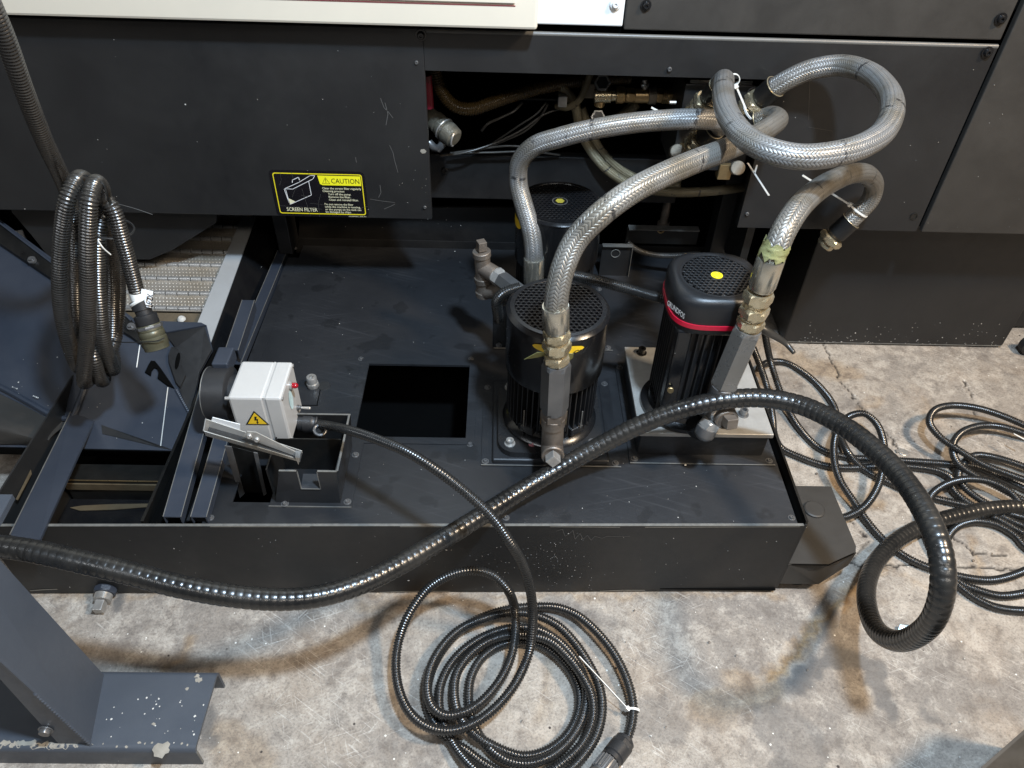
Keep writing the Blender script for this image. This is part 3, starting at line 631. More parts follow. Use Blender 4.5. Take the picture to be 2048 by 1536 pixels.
# ================================================================== COOLANT TANK
ZL = .243; YT = .937; XR = .641; XL = -1.03; YBk = 1.985
tk = thing('coolant_tank', 'long low black coolant tank with a screwed lid, in front of and under the machine', 'tank', (-.2, YT, 0))
hx0, hx1, hy0, hy1 = -.316, -.065, 1.181, 1.430
k0, k1 = AZ(465, 1004, ZL), AZ(545, 930, ZL)
sk = (k0.x, AZ(542, 1004, ZL).x - .0, k0.y, k1.y)
dr0 = AZ(568, 1012, ZL); dr = (-.448, -.322, .990, AZ(645, 828, AY(615, 943, .990).z).y)
xs_ = -.585
lid = sheet([xs_, XR - .012], [YT + .006, YBk - .02], [(hx0, hx1, hy0, hy1), sk, dr], ZL, .004).build('tank_lid', 'tank', tk)
# walls
YX = lambda x: .934 + .0173 * (x + .2)
def AF(px, py, off=0.): return AP(px, py, (-.2, .934 - off, 0), (.0173, -1, 0))
b = MB(); b.prism([(XL + .01, YX(XL + .01), .004), (XR, YX(XR), .004), (XR, YX(XR), ZL + .003), (XL + .01, YX(XL + .01), ZL + .003)], (0, .005, 0)); b.build('front_wall', 'tank_front', tk)
for v in lid.data.vertices:
    wy = v.co.y + YT
    if abs(wy - (YT + .006)) < 1e-4: v.co.y = YX(v.co.x - .2) + .006 - YT
b = MB(); b.prism([(XL + .012, YX(XL) - .0006, ZL + .0026), (XR - .002, YX(XR) - .0006, ZL + .0026), (XR - .002, YX(XR) + .0054, ZL + .0026), (XL + .012, YX(XL) + .0054, ZL + .0026)], (0, 0, .0010)); b.build('front_top_edge', 'edge', tk)
b = MB(); b.prism([(XR + .001, YX(XR) + .001, .012), (XR + .001, YBk, .012), (XR + .001, YBk, ZL + .012), (XR + .001, YX(XR) + .001, ZL + .004)], (.004, 0, 0)); b.build('right_wall', 'tank_front', tk)
rbox('right_edge', (XR + .0006, YX(XR) + .003, ZL + .0042), (XR + .0054, YBk - .3, ZL + .0132), 'inner', tk, bev=0)
rbox('back_lip', (xs_ - .03, YBk, .02), (XR, YBk + .004, ZL + .012), 'inner_grey', tk, bev=0)
rbox('left_wall', (XL + .006, YX(XL) + .006, .01), (XL + .010, 1.95, ZL), 'tank_front', tk, bev=0)
rbox('tank_floor', (XL + .011, YT + .007, .011), (XR - .001, YBk - .001, .015), 'void', tk, bev=0)
rbox('divider_wall', (-.712, YT + .007, .016), (-.706, 1.97, ZL - .006), 'inner', tk, bev=0)
rbox('lid_flange', (-.706 + .001, YT + .007, ZL - .035), (xs_ - .001, 1.97, ZL - .031), 'void', tk, bev=0)
rbox('lid_tongue', (-.618, YT + .006, ZL - .004), (xs_ - .0003, 1.9, ZL - .0002), 'tank', tk, bev=0)
for px, py in [(421, 1043), (1012, 1043), (1583, 1043), (722, 718), (942, 718), (590, 497), (940, 889)]:
    q = AZ(px, py - (7 if py > 1000 else 0), ZL); screw(tk, (q.x, q.y, ZL), (0, 0, 1), .006, 'steel', washer=True)
# chips of dirt on the front wall
P = []
for _ in range(110):
    c = random.choice([(1120, 1110), (1100, 1130), (1140, 1150), (1050, 1120), (960, 1100), (1000, 1150)]); q_px = (random.gauss(c[0], 45), min(1178, max(1066, random.gauss(c[1], 22)))); q = AF(q_px[0], q_px[1], .0004); P.append(q)
P += [AF(random.uniform(60, 1560), random.uniform(1062, 1178), .0004) for _ in range(70)]
flakes(tk, P, (0, -1, 0), smin=.0003, smax=.0009)
P = [AZ(random.uniform(420, 1580), random.uniform(520, 1045), ZL) for _ in range(110)]
P = [p for p in P if not (hx0 < p.x < hx1 and hy0 < p.y < hy1)]; flakes(tk, P, (0, 0, 1), smin=.0004, smax=.0010)
for px, py in [(893, 1100), (348, 1097), (140, 1174), (817, 1161)]: flakes(tk, [AF(px, py, .0004)], (0, -1, 0), smin=.0014, smax=.0018)
# chipped paint along the bottom edge
for a, c in [((60, 1181), (115, 1178)), ((295, 1180), (340, 1179)), ((760, 1184), (900, 1182)), ((1200, 1182), (1290, 1180))]:
    strip('bare_edge', [a, ((a[0] + c[0]) / 2, a[1] - 2), c], .0012, 'flake_chip', y='front', parent=tk)
for a, c in [((800, 1053), (1010, 1053)), ((1100, 1053), (1240, 1054)), ((1290, 1054), (1600, 1053)), ((420, 1053), (620, 1053))]:
    strip('bare_edge', [a, c], .0008, 'flake_chip', y='front_edge', parent=tk)
strip('smeared_writing', [(1112, 1062), (1125, 1058), (1130, 1072), (1140, 1066), (1146, 1060), (1150, 1078), (1160, 1066), (1166, 1078), (1175, 1070), (1182, 1080), (1190, 1072), (1204, 1076), (1214, 1072), (1260, 1072)], .0007, 'scratch', y='front', parent=tk)
# seams scribed on the lid
strip('lid_seam', [(592, 811), (636, 811)], .0012, 'void', z=ZL + .0001, parent=tk); strip('lid_seam', [(634, 811), (643, 768)], .0012, 'void', z=ZL + .0001, parent=tk)
b = MB(); q = AZ(626, 772, ZL); b.hexn(q, q + Vector((0, 0, .012)), .016); b.lathe(q + Vector((0, 0, .012)), (0, 0, 1), [(0, .0125), (.016, .0125), (.018, .011), (.018, .006), (.008, .006), (.008, .0001)], 18); b.build('socket_bolt', 'steel', tk)
MB().lathe(tuple(AZ(648, 772, ZL)), (0, 0, 1), [(0, .016), (.0015, .015)], 20).build('dark_disc', 'rubber', tk)  # flat dark disc on the lid beside the socket bolt
# hatch frame round the big square opening
for nm, lo, hi in [('hatch_frame', (hx0 - .02, hy0 - .02), (hx1 + .02, hy0 - .0)), ('hatch_frame', (hx0 - .02, hy1), (hx1 + .02, hy1 + .02)), ('hatch_frame', (hx0 - .02, hy0), (hx0, hy1)), ('hatch_frame', (hx1, hy0), (hx1 + .02, hy1))]:
    MB().box((lo[0], lo[1], ZL + .0005), (hi[0], hi[1], ZL + .002)).build(nm, 'tank', tk)
# drip box
def dbox():
    r = MB(); x0, x1, y0, y1 = dr; zt = AY(615, 943, y0).z
    zt2 = zt + .005
    r_ = tk
    MB().box((x0 - .012, y0 - .010, ZL + .0008), (x1 + .030, y1 + .01, ZL + .003)).build('drip_box_base', 'tank', tk)
    nx0, nx1 = AY(594, 945, y0).x, AY(634, 945, y0).x; zn = AY(615, 978, y0).z; xa_, xb_ = AY(560, 942, y0).x, AY(664, 942, y0).x
    b = MB(); b.prism([(x, y0, z) for x, z in [(x0, ZL), (x1 + .006, ZL), (xb_ + .008, zt), (nx1, zt), (nx1, zn), (nx0, zn), (nx0, zt), (xa_ - .002, zt), (x0, ZL + .01)]], (0, .003, 0))
    o = b.build('drip_box', 'tank', tk, label='open drip box with a square notch in its front')
    MB().prism([(xb_ + .008, y0 + .003, zt), (x1 + .006, y0 + .003, ZL), (x1 + .006, y1, ZL), (xb_ + .012, y1, zt)], (-.003, 0, 0)).build('side_plate', 'tank', o)
    MB().prism([(x0 - .004, y0 + .003, zt), (x0 - .002, y0 + .003, ZL), (x0 - .002, y1, ZL), (x0 - .004, y1, zt)], (.003, 0, 0)).build('side_plate', 'inner', o)
    MB().box((x0, y1 - .003, ZL), (x1 + .006, y1, zt)).build('back_plate', 'inner_grey', o)
    ym = AZ(640, 878, zt - .004).y
    MB().box((x0, ym - .0015, ZL - .05), (x1 + .004, ym + .0015, zt - .004)).build('baffle_plate', 'inner', o)
    # notch spout
    MB().prism([(nx0, y0 - .001, zn), (nx1, y0 - .001, zn), (nx1, y0 + .03, zn + .012), (nx0, y0 + .03, zn + .012)], (0, 0, -.002)).build('notch_spout', 'tank', o)
    e = MB(); t = .0011
    for a, c in [((xa_ - .002, zt), (nx0, zt)), ((nx0, zt), (nx0, zn)), ((nx0, zn), (nx1, zn)), ((nx1, zn), (nx1, zt)), ((nx1, zt), (xb_ + .008, zt))]:
        e.box((min(a[0], c[0]) - t * .6, y0 - .0006, min(a[1], c[1]) - t * .6), (max(a[0], c[0]) + t * .6, y0 + .0034, max(a[1], c[1]) + t * .6))
    e.box((xb_ + .0075, y0 + .002, zt - .0005), (xb_ + .0115, y1, zt + .0010)); e.box((x0, y1 - .003, zt), (xb_ + .012, y1 + .0006, zt + .0012))
    e.box((x0 - .013, y0 - .011, ZL + .0005), (x1 + .030, y0 - .0095, ZL + .0038)); e.build('ground_edge', 'edge', o)
    for px, py in [(695, 1004), (711, 910), (570, 1008)]:
        q = AZ(px, py, ZL + .003); screw(tk, q, (0, 0, 1), .0065, 'steel', washer=True)
    q = AZ(640, 860, zt - .01); MB().torus(q, (.2, -.3, .9), .0115, .0035, 20, 8).build('hose_barb', 'dark_steel', o)
    MB().cyl(q + Vector((0, 0, -.04)), q, .008, seg=12).build('barb_stem', 'inner_grey', o)
dbox()
# channels along the left edge of the lid: open c-profiles
def chan(name, x0, x1, ya, za, yb, zb_, h=.022, t=.0025, mat='blue_grey', parent=tk):
    b = MB(); d = Vector((0, yb - ya, zb_ - za))
    for lo, hi in [((x0, -t), (x1, 0)), ((x0, -h), (x0 + t, -t)), ((x1 - t, -h), (x1, -t))]:
        b.prism([(lo[0], ya, za + lo[1]), (hi[0], ya, za + lo[1]), (hi[0], ya, za + hi[1]), (lo[0], ya, za + hi[1])], d)
    b.build(name, mat, parent)
    b = MB()
    for x in (x0, x1): b.prism([(x - .0007, ya, za - .0002), (x + .0007, ya, za - .0002), (x + .0007, ya, za + .001), (x - .0007, ya, za + .001)], d)
    return b.build('channel_edge', 'edge', parent)
chan('channel_rail', -.655, -.620, .934, .266, 1.26, .338)
chan('channel_rail', -.602, -.571, .936, .264, 1.16, .300)
chan('channel_rail', -.651, -.623, 1.40, .262, 1.925, .250)
a0, a1 = AX(452, 700, -.648), AX(486, 600, -.648)
chan('channel_rail', -.650, -.619, a0.y, a0.z, a1.y, a1.z, .03)
chan('channel_rail', -.664, -.632, a0.y - .10, a0.z - .02, a0.y - .02, a0.z - .02, .04)
# drain plug
q = AF(213, 1176); p = q + Vector((0, -.0, 0)); dd = Vector((0, -1, -.12))
dp = MB(); dp.hexn(p, p + dd * .014, .024, seg=8); o = dp.build('drain_flange', 'blue_grey', tk)
b = MB(); prof = [(.014 + .0024 * i + (.0012 if j else 0), .0185 if j else .017) for i in range(7) for j in (0, 1)]; b.lathe(p, dd, prof, 20); b.build('drain_thread', 'steel', tk)
m = Matrix.Translation(p + dd * .030) @ frame_of(dd).to_4x4(); MB().box((-.0095, -.0095, 0), (.0095, .0095, .024), m, bev=.001).build('drain_plug', 'steel', tk)
# foot bracket at the right end
pts = [AZ(1590, 975, .10), AZ(1660, 976, .10), AZ(1706, 1094, .10), AZ(1700, 1100, .10), AZ(1600, 1112, .10)]
x1 = .806; b = MB()
b.prism([(XR + .006, .952, .10), (.735, .952, .10), (.806, .985, .10), (.812, 1.0, .10), (.810, 1.172, .10), (XR + .006, 1.172, .10)], (0, 0, .006))
fb = b.build('foot_bracket', 'panel_dusty_lit', tk)
MB().prism([(XR + .006, .950, .103), (.735, .950, .103), (.808, .984, .103), (.806, .984, .055), (.735, .950, .030), (XR + .006, .950, .030)], (0, .004, 0)).build('bracket_web', 'panel_dusty_lit', fb)
q = AZ(1628, 1020, .106); MB().lathe(q, (0, 0, 1), [(0, .024), (.004, .024), (.006, .021)], 28).build('levelling_bolt', 'panel_dusty_lit', fb)
MB().lathe((.70, 1.0, 0), (0, 0, 1), [(0, .034), (.012, .034), (.02, .026), (.07, .026)], 24).build('rubber_foot', 'rubber', fb)

# ================================================================== PUMPS
def perf_disc(cx, cy, z, R, pitch, hr, depth=.004, skip=.0):
    """perforated round plate: real holes on a hexagonal lattice"""
    b = MB(); n = int(R / pitch) + 2; hexa = [(math.cos(math.radians(60 * k + 30)), math.sin(math.radians(60 * k + 30))) for k in range(6)]
    rc = pitch / math.sqrt(3)
    for j in range(-n, n + 1):
        for i in range(-n, n + 1):
            x = pitch * (i + .5 * (j % 2)); y = pitch * math.sqrt(3) / 2 * j
            if math.hypot(x, y) > R: continue
            out = []; inn = []; low = []
            for k in range(12):
                a = math.radians(30 * k)
                rr = rc if k % 2 else rc * math.cos(math.pi / 6)
                out.append((cx + x + rr * math.cos(a), cy + y + rr * math.sin(a), z))
                inn.append((cx + x + hr * math.cos(a), cy + y + hr * math.sin(a), z - .0007)); low.append((cx + x + hr * .96 * math.cos(a), cy + y + hr * .96 * math.sin(a), z - depth))
            if math.hypot(x, y) < skip: b.add(out, [tuple(range(12))]); continue
            v = out + inn + low
            b.add(v, [(k, (k + 1) % 12, 12 + (k + 1) % 12, 12 + k) for k in range(12)] + [(12 + k, 12 + (k + 1) % 12, 24 + (k + 1) % 12, 24 + k) for k in range(12)], False)
    return b
def oval_label(parent, cx, cy, r, a0, z0, wa, hz, mat='orange', name='oval_label'):
    b = MB(); n = 24; vs = []
    for k in range(n + 1):
        t = -1 + 2 * k / n; a = a0 + wa * t; hh_ = hz * math.sqrt(max(0, 1 - t * t)) + .0001
        for sg in (-1, 1): vs.append((cx + (r + .0012) * math.cos(a), cy + (r + .0012) * math.sin(a), z0 + sg * hh_))
    b.add(vs, [(2 * k, 2 * k + 2, 2 * k + 3, 2 * k + 1) for k in range(n)]); return b.build(name, mat, parent)
def round_pump(cx, cy, zt, label, fan_dot=False, front=True):
    t = thing('coolant_pump', label, 'pump', (cx, cy, ZL), 'coolant pumps on the tank lid')
    R = .104; zc = zt - .150; zb_ = zc - .135
    b = MB(); b.lathe((cx, cy, zc), (0, 0, 1), [(0, R - .001), (.002, R), (.138, R), (.1385, R + .0012), (.1415, R + .0012), (.146, R - .004), (.1485, R - .009)], 56, cap=False)
    b.lathe((cx, cy, zc), (0, 0, 1), [(0, R - .004), (.144, R - .006)], 40, cap=False); cov = b.build('fan_cover', 'pump_black', t)
    ro = R - .0085; b = MB(); b.lathe((cx, cy, zt - .0022), (0, 0, 1), [(0, ro - .008), (.0014, ro - .007), (.0014, ro + .002)], 56, cap=False); b.build('cover_rim', 'pump_black', cov)
    perf_disc(cx, cy, zt - .0015, R - .014, .0108, .0037, skip=.019 if fan_dot else 0).build('vent_grille', 'pump_black', cov, kind='stuff')
    MB().lathe((cx, cy, zt - .022), (0, 0, 1), [(0, R - .006), (.001, R - .006)], 30).build('fan_disc', 'void', cov)
    if fan_dot:
        MB().lathe((cx, cy, zt - .001), (0, 0, 1), [(0, .0185), (.0006, .0185)], 28).build('arrow_sticker', 'mid_steel', cov)
        MB().lathe((cx, cy, zt - .0004), (0, 0, 1), [(0, .0165), (.0003, .0165)], 28).build('sticker_ring', 'black_print', cov)
        MB().lathe((cx, cy, zt - .0000), (0, 0, 1), [(0, .011), (.0003, .011)], 6).build('sticker_dot', 'shaded_yellow', cov)
    # motor body and fins
    b = MB(); b.lathe((cx, cy, zb_), (0, 0, 1), [(0, .080), (zc - zb_ + .01, .080)], 40); body = b.build('motor_body', 'pump_black', t)
    fm = None; nf = 46
    for k in range(nf):
        a = 2 * math.pi * k / nf
        if abs((a - 1.5 * math.pi)) < .24 : continue
        if fm is None:
            f = MB(); f.box((.078, -.0013, zb_ + .008 - ZL), (.0985, .0013, zc + .006 - ZL)); fm = bpy.data.meshes.new('fin'); fm.from_pydata(f.v, [], f.f); fm.materials.append(M['pump_cap'])
        o = link('fin', fm, body); o.location = (0, 0, 0); o.rotation_euler = (0, 0, a)
    MB().box((cx - .030, cy - .097, zb_ + .02), (cx + .030, cy - .075, zc + .004), bev=.002).build('terminal_plate', 'pump_black', t)
    MB().box((cx - .028, cy - .0985, zb_ + .045), (cx + .028, cy - .0968, zb_ + .085)).build('rating_plate', 'card', t, label='dirty rating plate')
    for s in (-1, 1):
        a = math.radians(270 + s * 34); d = Vector((math.cos(a), math.sin(a), 0)); p = Vector((cx, cy, zb_)) + d * .088
        MB().box((-.016, -.012, 0), (.016, .018, .020), Matrix.Translation(p) @ Matrix.Rotation(a + math.pi / 2, 4, 'Z'), bev=.002).build('foot_lug', 'cast', t)
        MB().box((cx + s * .062 - .0012, cy - .0835, zb_ + .02), (cx + s * .062 + .0012, cy - .0820, zb_ + .07)).build('bright_nick', 'edge', t)
    # neck, casting and mounting tray
    MB().lathe((cx, cy, zb_ - .026), (0, 0, 1), [(0, .104), (.006, .106), (.012, .100), (.016, .090), (.027, .086)], 48).build('neck_casting', 'pump_black', t)
    h = .116; pts = []
    for sx, sy in ((1, -1), (1, 1), (-1, 1), (-1, -1)):
        for k in range(6):
            a = {(1, -1): -90, (1, 1): 0, (-1, 1): 90, (-1, -1): 180}[(sx, sy)] + 90 * k / 5; a = math.radians(a)
            pts.append((cx + sx * (h - .038) + .038 * math.cos(a), cy + sy * (h - .038) + .038 * math.sin(a), zb_ - .042))
    MB().prism(pts, (0, 0, .016)).build('flange_plate', 'cast', t)
    for sx, sy in ((-1, -1), (1, -1), (-1, 1), (1, 1)):
        p = (cx + sx * (h - .026), cy + sy * (h - .026), zb_ - .026)
        MB().lathe(p, (0, 0, 1), [(0, .012), (.002, .012), (.002, .0085), (.012, .0085), (.012, .005), (.006, .0048), (.006, .0001)], 18).build('socket_bolt', 'steel' if sx < 0 else 'dark_steel', t)
    zt_ = zb_ - .042
    if zt_ - ZL > .002:
        MB().box((cx - .128, cy - .124, ZL + .004), (cx + .128, cy + .13, zt_), bev=.004).build('mounting_plinth', 'tank', t)
    MB().box((cx - .152, cy - .128 - .0, ZL + .0006), (cx + .154, cy + .15, ZL + .0036)).build('mounting_flange', 'tank', t)
    MB().box((cx - .1525, cy - .1285, ZL + .0026), (cx + .1545, cy - .1265, ZL + .0040)).build('flange_edge', 'edge', t)
    for dx, dy in ((-.143, -.118), (.143, -.118), (-.143, .12), (.143, .14)):
        screw(t, (cx + dx, cy + dy, ZL + .0036), (0, 0, 1), .0065, 'steel', washer=True)
    return t, zb_
def piece(parent, name, kind, a, c, r, mat, y, **k):
    p0, p1 = AY(*a, y), AY(*c, y); b = MB()
    if kind == 'hex': b.hexn(p0, p1, r, phase=k.get('phase', .5))
    elif kind == 'thread':
        L = (p1 - p0).length; n = max(2, int(L / .0022)); b.lathe(p0, p1 - p0, [(L * i / n, r if i % 2 else r * .93) for i in range(n + 1)], 24)
    elif kind == 'ferrule':
        L = (p1 - p0).length; b.lathe(p0, p1 - p0, [(0, r * .80), (.002, r * .90), (L * .10, r * .92), (L * .16, r), (L * .97, r), (L, r * .97), (L, r * .86)], 28)
        for q in range(6):
            a_ = q * math.pi / 3; m = frame_of(p1 - p0)
    else: b.cyl(p0, p1, r, k.get('r1'), seg=24, bev=.0015)
    return b.build(name, mat, parent)
P1, zb1 = round_pump(.124, 1.228, .586, 'round gloss black coolant pump in front, a braided hose rising before its perforated top')
P1['label'] = 'front round black coolant pump with a tall hex pipe stack before its perforated top'
c0 = bpy.data.objects['fan_cover']
oval_label(P1, .124, 1.228, .1045, math.radians(268), AY(1115, 700, 1.1235).z, .50, .0105)
tx = AY(1143, 708, 1.121); text(P1, 'cal', (tx.x, 1.1195, tx.z), .020, 'black_print', shear=.5, rot=Matrix.Rotation(math.radians(14), 3, 'Z') @ Matrix.Rotation(math.pi / 2, 3, 'X'), sx=1.2, bold=.0003)
y1 = 1.083
piece(P1, 'pipe_tee', 'cyl', (1104, 915), (1106, 846), .0225, 'rust', y1)
piece(P1, 'tee_collar', 'cyl', (1106, 850), (1107, 832), .0245, 'rust', y1)
q = AY(1104, 893, y1); b = MB(); b.cyl(q, q + Vector((0, -.030, .004)), .0235, seg=24, bev=.001); b.torus(q + Vector((0, -.030, .004)), (0, -1, .1), .0215, .0028, 24, 6); b.build('tee_branch', 'rust', P1)
m = Matrix.Translation(q + Vector((0, -.026, .004))) @ frame_of((0, -1, .12)).to_4x4() @ Matrix.Rotation(math.radians(45), 4, 'Z')
MB().box((-.0115, -.0115, 0), (.0115, .0115, .024), m, bev=.0015).build('square_plug', 'steel', P1)
MB().cyl(q + Vector((0, 0, 0)), (q.x, 1.16, q.z - .004), .022, seg=20).build('outlet_neck', 'cast', P1)
piece(P1, 'hex_nut', 'hex', (1107, 838), (1108, 818), .0265, 'rust', y1)
piece(P1, 'long_hex_adapter', 'hex', (1108, 820), (1113, 724), .0285, 'dark_steel', y1)
piece(P1, 'adapter_thread', 'thread', (1113, 730), (1114, 655), .0205, 'zinc', y1)
piece(P1, 'hex_nut', 'hex', (1113, 722), (1113, 706), .0262, 'zinc', y1, phase=.1)
piece(P1, 'hex_nut', 'hex', (1113, 700), (1114, 682), .0278, 'zinc', y1, phase=.45)
b = MB()
for sgn, pts in ((-1, [(1092, 704), (1074, 705), (1048, 719), (1076, 715), (1092, 711)]), (1, [(1132, 706), (1147, 708), (1146, 716), (1136, 724), (1130, 716)])):
    b.prism([AY(px, py, y1 - .006 + .004 * i) for i, (px, py) in enumerate(pts)], (0, .0008, 0))
b.build('sealing_tape', 'leaf', P1)
b = MB(); c_ = Vector((cx_ := AZ(1052, 876, .27).x, AZ(1052, 876, .27).y, .282)); b.torus(c_, (1, .25, .1), .0105, .0032, 20, 6); b.torus(c_ + Vector((-.008, 0, 0)), (1, .25, .1), .0105, .0032, 20, 6); b.build('lifting_ring', 'pump_black', P1)
b = MB(); q = AZ(1063, 889, .272); b.cyl(q, q + Vector((.006, -.006, .010)), .009, .006, seg=10, bev=.002); b.build('pink_plug', surf('pink_wax', (.36, .14, .16), .5, grain=.4), P1)
P2, zb2 = round_pump(.146, 1.625, .600, 'rear round black coolant pump with a yellow disc on its grille', fan_dot=True)
oval_label(P2, .146, 1.625, .1045, math.radians(192), AY(1036, 430, 1.63).z, .30, .013)
b = MB(); MB().cyl((.05, 1.60, .255), (.05, 1.60, .30), .01)
# outlet fittings of the rear pump
yt = 1.50
rt = thing('rusty_pipe_fitting', 'rusty vertical pipe tee with a square plug, left of the two round pumps', 'pipe fitting', AY(968, 575, yt))
def rp(px, py, y=yt): return AY(px, py, y)
MB().cyl(rp(968, 585), rp(964, 505), .0185, seg=20, bev=.002).build('pipe_body', 'rust', rt)
for a, c in (((964, 512), (963, 502)), ((967, 563), (966, 553)), ((969, 590), (968, 580))): MB().cyl(rp(*a), rp(*c), .0215, seg=20, bev=.001).build('pipe_collar', 'rust', rt)
q = rp(963, 500); MB().box((-.010, -.010, 0), (.010, .010, .024), Matrix.Translation(q) @ Matrix.Rotation(.4, 4, 'Z'), bev=.0015).build('square_plug', 'rust', rt)
MB().cyl(rp(966, 585), AY(1010, 580, 1.46), .0175, seg=18).build('elbow_branch', 'rust', rt)
p0 = rp(966, 535); MB().cyl(p0, p0 + Vector((.028, -.022, -.004)), .020, seg=18, bev=.001).build('branch_collar', 'rust', rt)
p1 = p0 + Vector((.028, -.022, -.004)); p2 = p1 + Vector((.016, -.014, -.004)); MB().hexn(p1, p2, .022).build('hex_nut', 'steel', rt)
MB().hexn(p2, AY(1056, 600, 1.36), .0215).build('hex_bar', 'dark_steel', rt)
# ---- red banded pump
cx, cy = .428, 1.232
P3 = thing('coolant_pump', 'square capped black coolant pump with a red band, on an aluminium plate at the right', 'pump', (cx, cy, ZL), 'coolant pumps on the tank lid')
zp = .309
MB().box((.318, 1.140, ZL + .002), (.600, 1.418, zp), bev=.003).build('pump_plinth', 'tank', P3)
MB().box((.300, 1.112, ZL + .0006), (.622, 1.44, ZL + .0038)).build('mounting_flange', 'tank', P3)
MB().box((.2995, 1.1115, ZL + .0028), (.6225, 1.1135, ZL + .0043)).build('flange_edge', 'edge', P3)
MB().box((.313, 1.134, zp), (.606, 1.424, zp + .011), bev=.0015).build('aluminium_plate', 'alu', P3)
for dx, dy in ((.311, 1.124), (.611, 1.124), (.311, 1.43), (.611, 1.43)): screw(P3, (dx, dy, ZL + .0038), (0, 0, 1), .0065, 'steel', washer=True)
flakes(P3, [AZ(1371, 930, ZL + .005)], (0, 0, 1), smin=.003, smax=.0035)
for px, py in ((1283, 706), (1486, 829), (1486, 712)):
    q = AZ(px, py, zp + .011); MB().lathe(q, (0, 0, 1), [(0, .0125), (.002, .0125), (.002, .009), (.015, .009), (.016, .0082), (.016, .0052), (.008, .005), (.008, .0001)], 20).build('socket_bolt', 'pump_black' if px == 1283 else 'dark_steel', P3)
z0 = zp + .011
MB().lathe((cx - .008, cy - .005, z0), (0, 0, 1), [(0, .094), (.010, .094), (.013, .088), (.016, .080), (.03, .076)], 48).build('motor_flange', 'pump_black', P3)
zcb = AY(1420, 672, cy - .090).z
MB().lathe((cx, cy, z0 + .012), (0, 0, 1), [(0, .066), (zcb - z0, .066)], 32).build('motor_body', 'pump_black', P3)
bd = P3.children[-1]; fm = None
for side in range(4):
    for k in range(9):
        u = -.062 + .0155 * k
        f = MB(); r_ = math.sqrt(max(.0001, .062 ** 2 - u * u)) if abs(u) < .062 else 0
        f.box((max(.02, r_ * .9), u - .0011, z0 + .022 - ZL), (.0775 if abs(u) < .05 else .070, u + .0011, zcb + .01 - ZL)); 
        key = ('fin', k)
        if side == 0:
            me = bpy.data.meshes.new('fin'); me.from_pydata(f.v, [], f.f); me.materials.append(M['pump_cap']); SCREW[key] = me
        o = link('fin', SCREW[key], bd); o.rotation_euler = (0, 0, side * math.pi / 2)
def supel(cx, cy, h, z, n=4.2, seg=56):
    P = []
    for k in range(seg):
        t = 2 * math.pi * k / seg; c, s = math.cos(t), math.sin(t); P.append((cx + h * math.copysign(abs(c) ** (2 / n), c), cy + h * math.copysign(abs(s) ** (2 / n), s), z))
    return P
def loft(b, secs, smooth=True, cap0=False, cap1=False):
    n = len(secs[0]); vs = [p for s in secs for p in s]; b.add(vs, [(i * n + k, i * n + (k + 1) % n, (i + 1) * n + (k + 1) % n, (i + 1) * n + k) for i in range(len(secs) - 1) for k in range(n)], smooth)
    if cap1: b.add(secs[-1], [tuple(range(n))])
    if cap0: b.add(secs[0], [tuple(range(n))[::-1]])
zct = .665; hh = zct - zcb
secs = [supel(cx, cy, .0875, zcb, 3.3), supel(cx, cy, .0895, zcb + .004, 3.3), supel(cx, cy, .0905, zcb + hh * .72, 3.3), supel(cx, cy, .0898, zcb + hh * .82, 3.2), supel(cx, cy, .0875, zcb + hh * .90, 3.1), supel(cx, cy, .0835, zcb + hh * .965, 2.9), supel(cx, cy, .079, zct - .0002, 2.6), supel(cx, cy, .0735, zct, 2.2), supel(cx, cy, .0715, zct - .0012, 2.0)]
b = MB(); loft(b, secs); cap = b.build('motor_cap', 'pump_cap', P3)
perf_disc(cx, cy, zct - .0013, .0690, .0099, .0036, skip=.0115).build('vent_grille', 'pump_cap', cap, kind='stuff')
b = MB(); loft(b, [supel(cx, cy, .0735, zct - .0022, 2), supel(cx, cy, .0708, zct - .0009, 2), supel(cx, cy, .0675, zct - .0011, 2)]); b.build('grille_rim', 'pump_cap', cap)
MB().lathe((cx, cy, zct - .02), (0, 0, 1), [(0, .075), (.001, .075)], 30).build('fan_disc', 'void', cap)
MB().lathe((cx, cy, zct - .0012), (0, 0, 1), [(0, .0115), (.0010, .0115)], 28).build('arrow_sticker', 'yellow', cap)
MB().torus((cx, cy, zct + .0001), (0, 0, 1), .0082, .0005, 24, 4, arc=.38, start=.05).build('arrow_ring', 'black_print', cap); MB().torus((cx, cy, zct + .0001), (0, 0, 1), .0082, .0005, 24, 4, arc=.38, start=.55).build('arrow_ring', 'black_print', cap)
zr0, zr1 = AY(1420, 661, cy - .09).z, AY(1420, 652, cy - .09).z
b = MB(); loft(b, [supel(cx, cy, .0893, zr0, 3.3), supel(cx, cy, .0915, zr0 + .0004, 3.3), supel(cx, cy, .0916, zr1 - .0004, 3.3), supel(cx, cy, .0893, zr1, 3.3)]); b.build('red_band', 'red', P3, label='bright red band round the cap')
text(P3, 'GRUNDFOS', (cx - .0965, cy - .038, zr1 + .010), .017, 'white_print', rot=Matrix.Rotation(math.radians(-60), 3, 'Z') @ Matrix.Rotation(math.pi / 2, 3, 'X'), bold=.0003, fit=.052)
q = AY(1341, 779, cy - .085); MB().lathe(q, (-.2, -1, .3), [(0, .0065), (.005, .0065), (.006, .005)], 16).build('brass_screw', 'brass', P3)
MB().box((cx - .075, cy - .080, z0 + .05), (cx - .045, cy - .05, zcb + .002), bev=.004).build('terminal_box', 'pump_black', P3)
y3 = 1.112
piece(P3, 'long_hex_adapter', 'hex', (1447, 772), (1497, 656), .0285, 'mid_steel', y3)
piece(P3, 'adapter_thread', 'thread', (1497, 660), (1516, 592), .0208, 'zinc', y3)
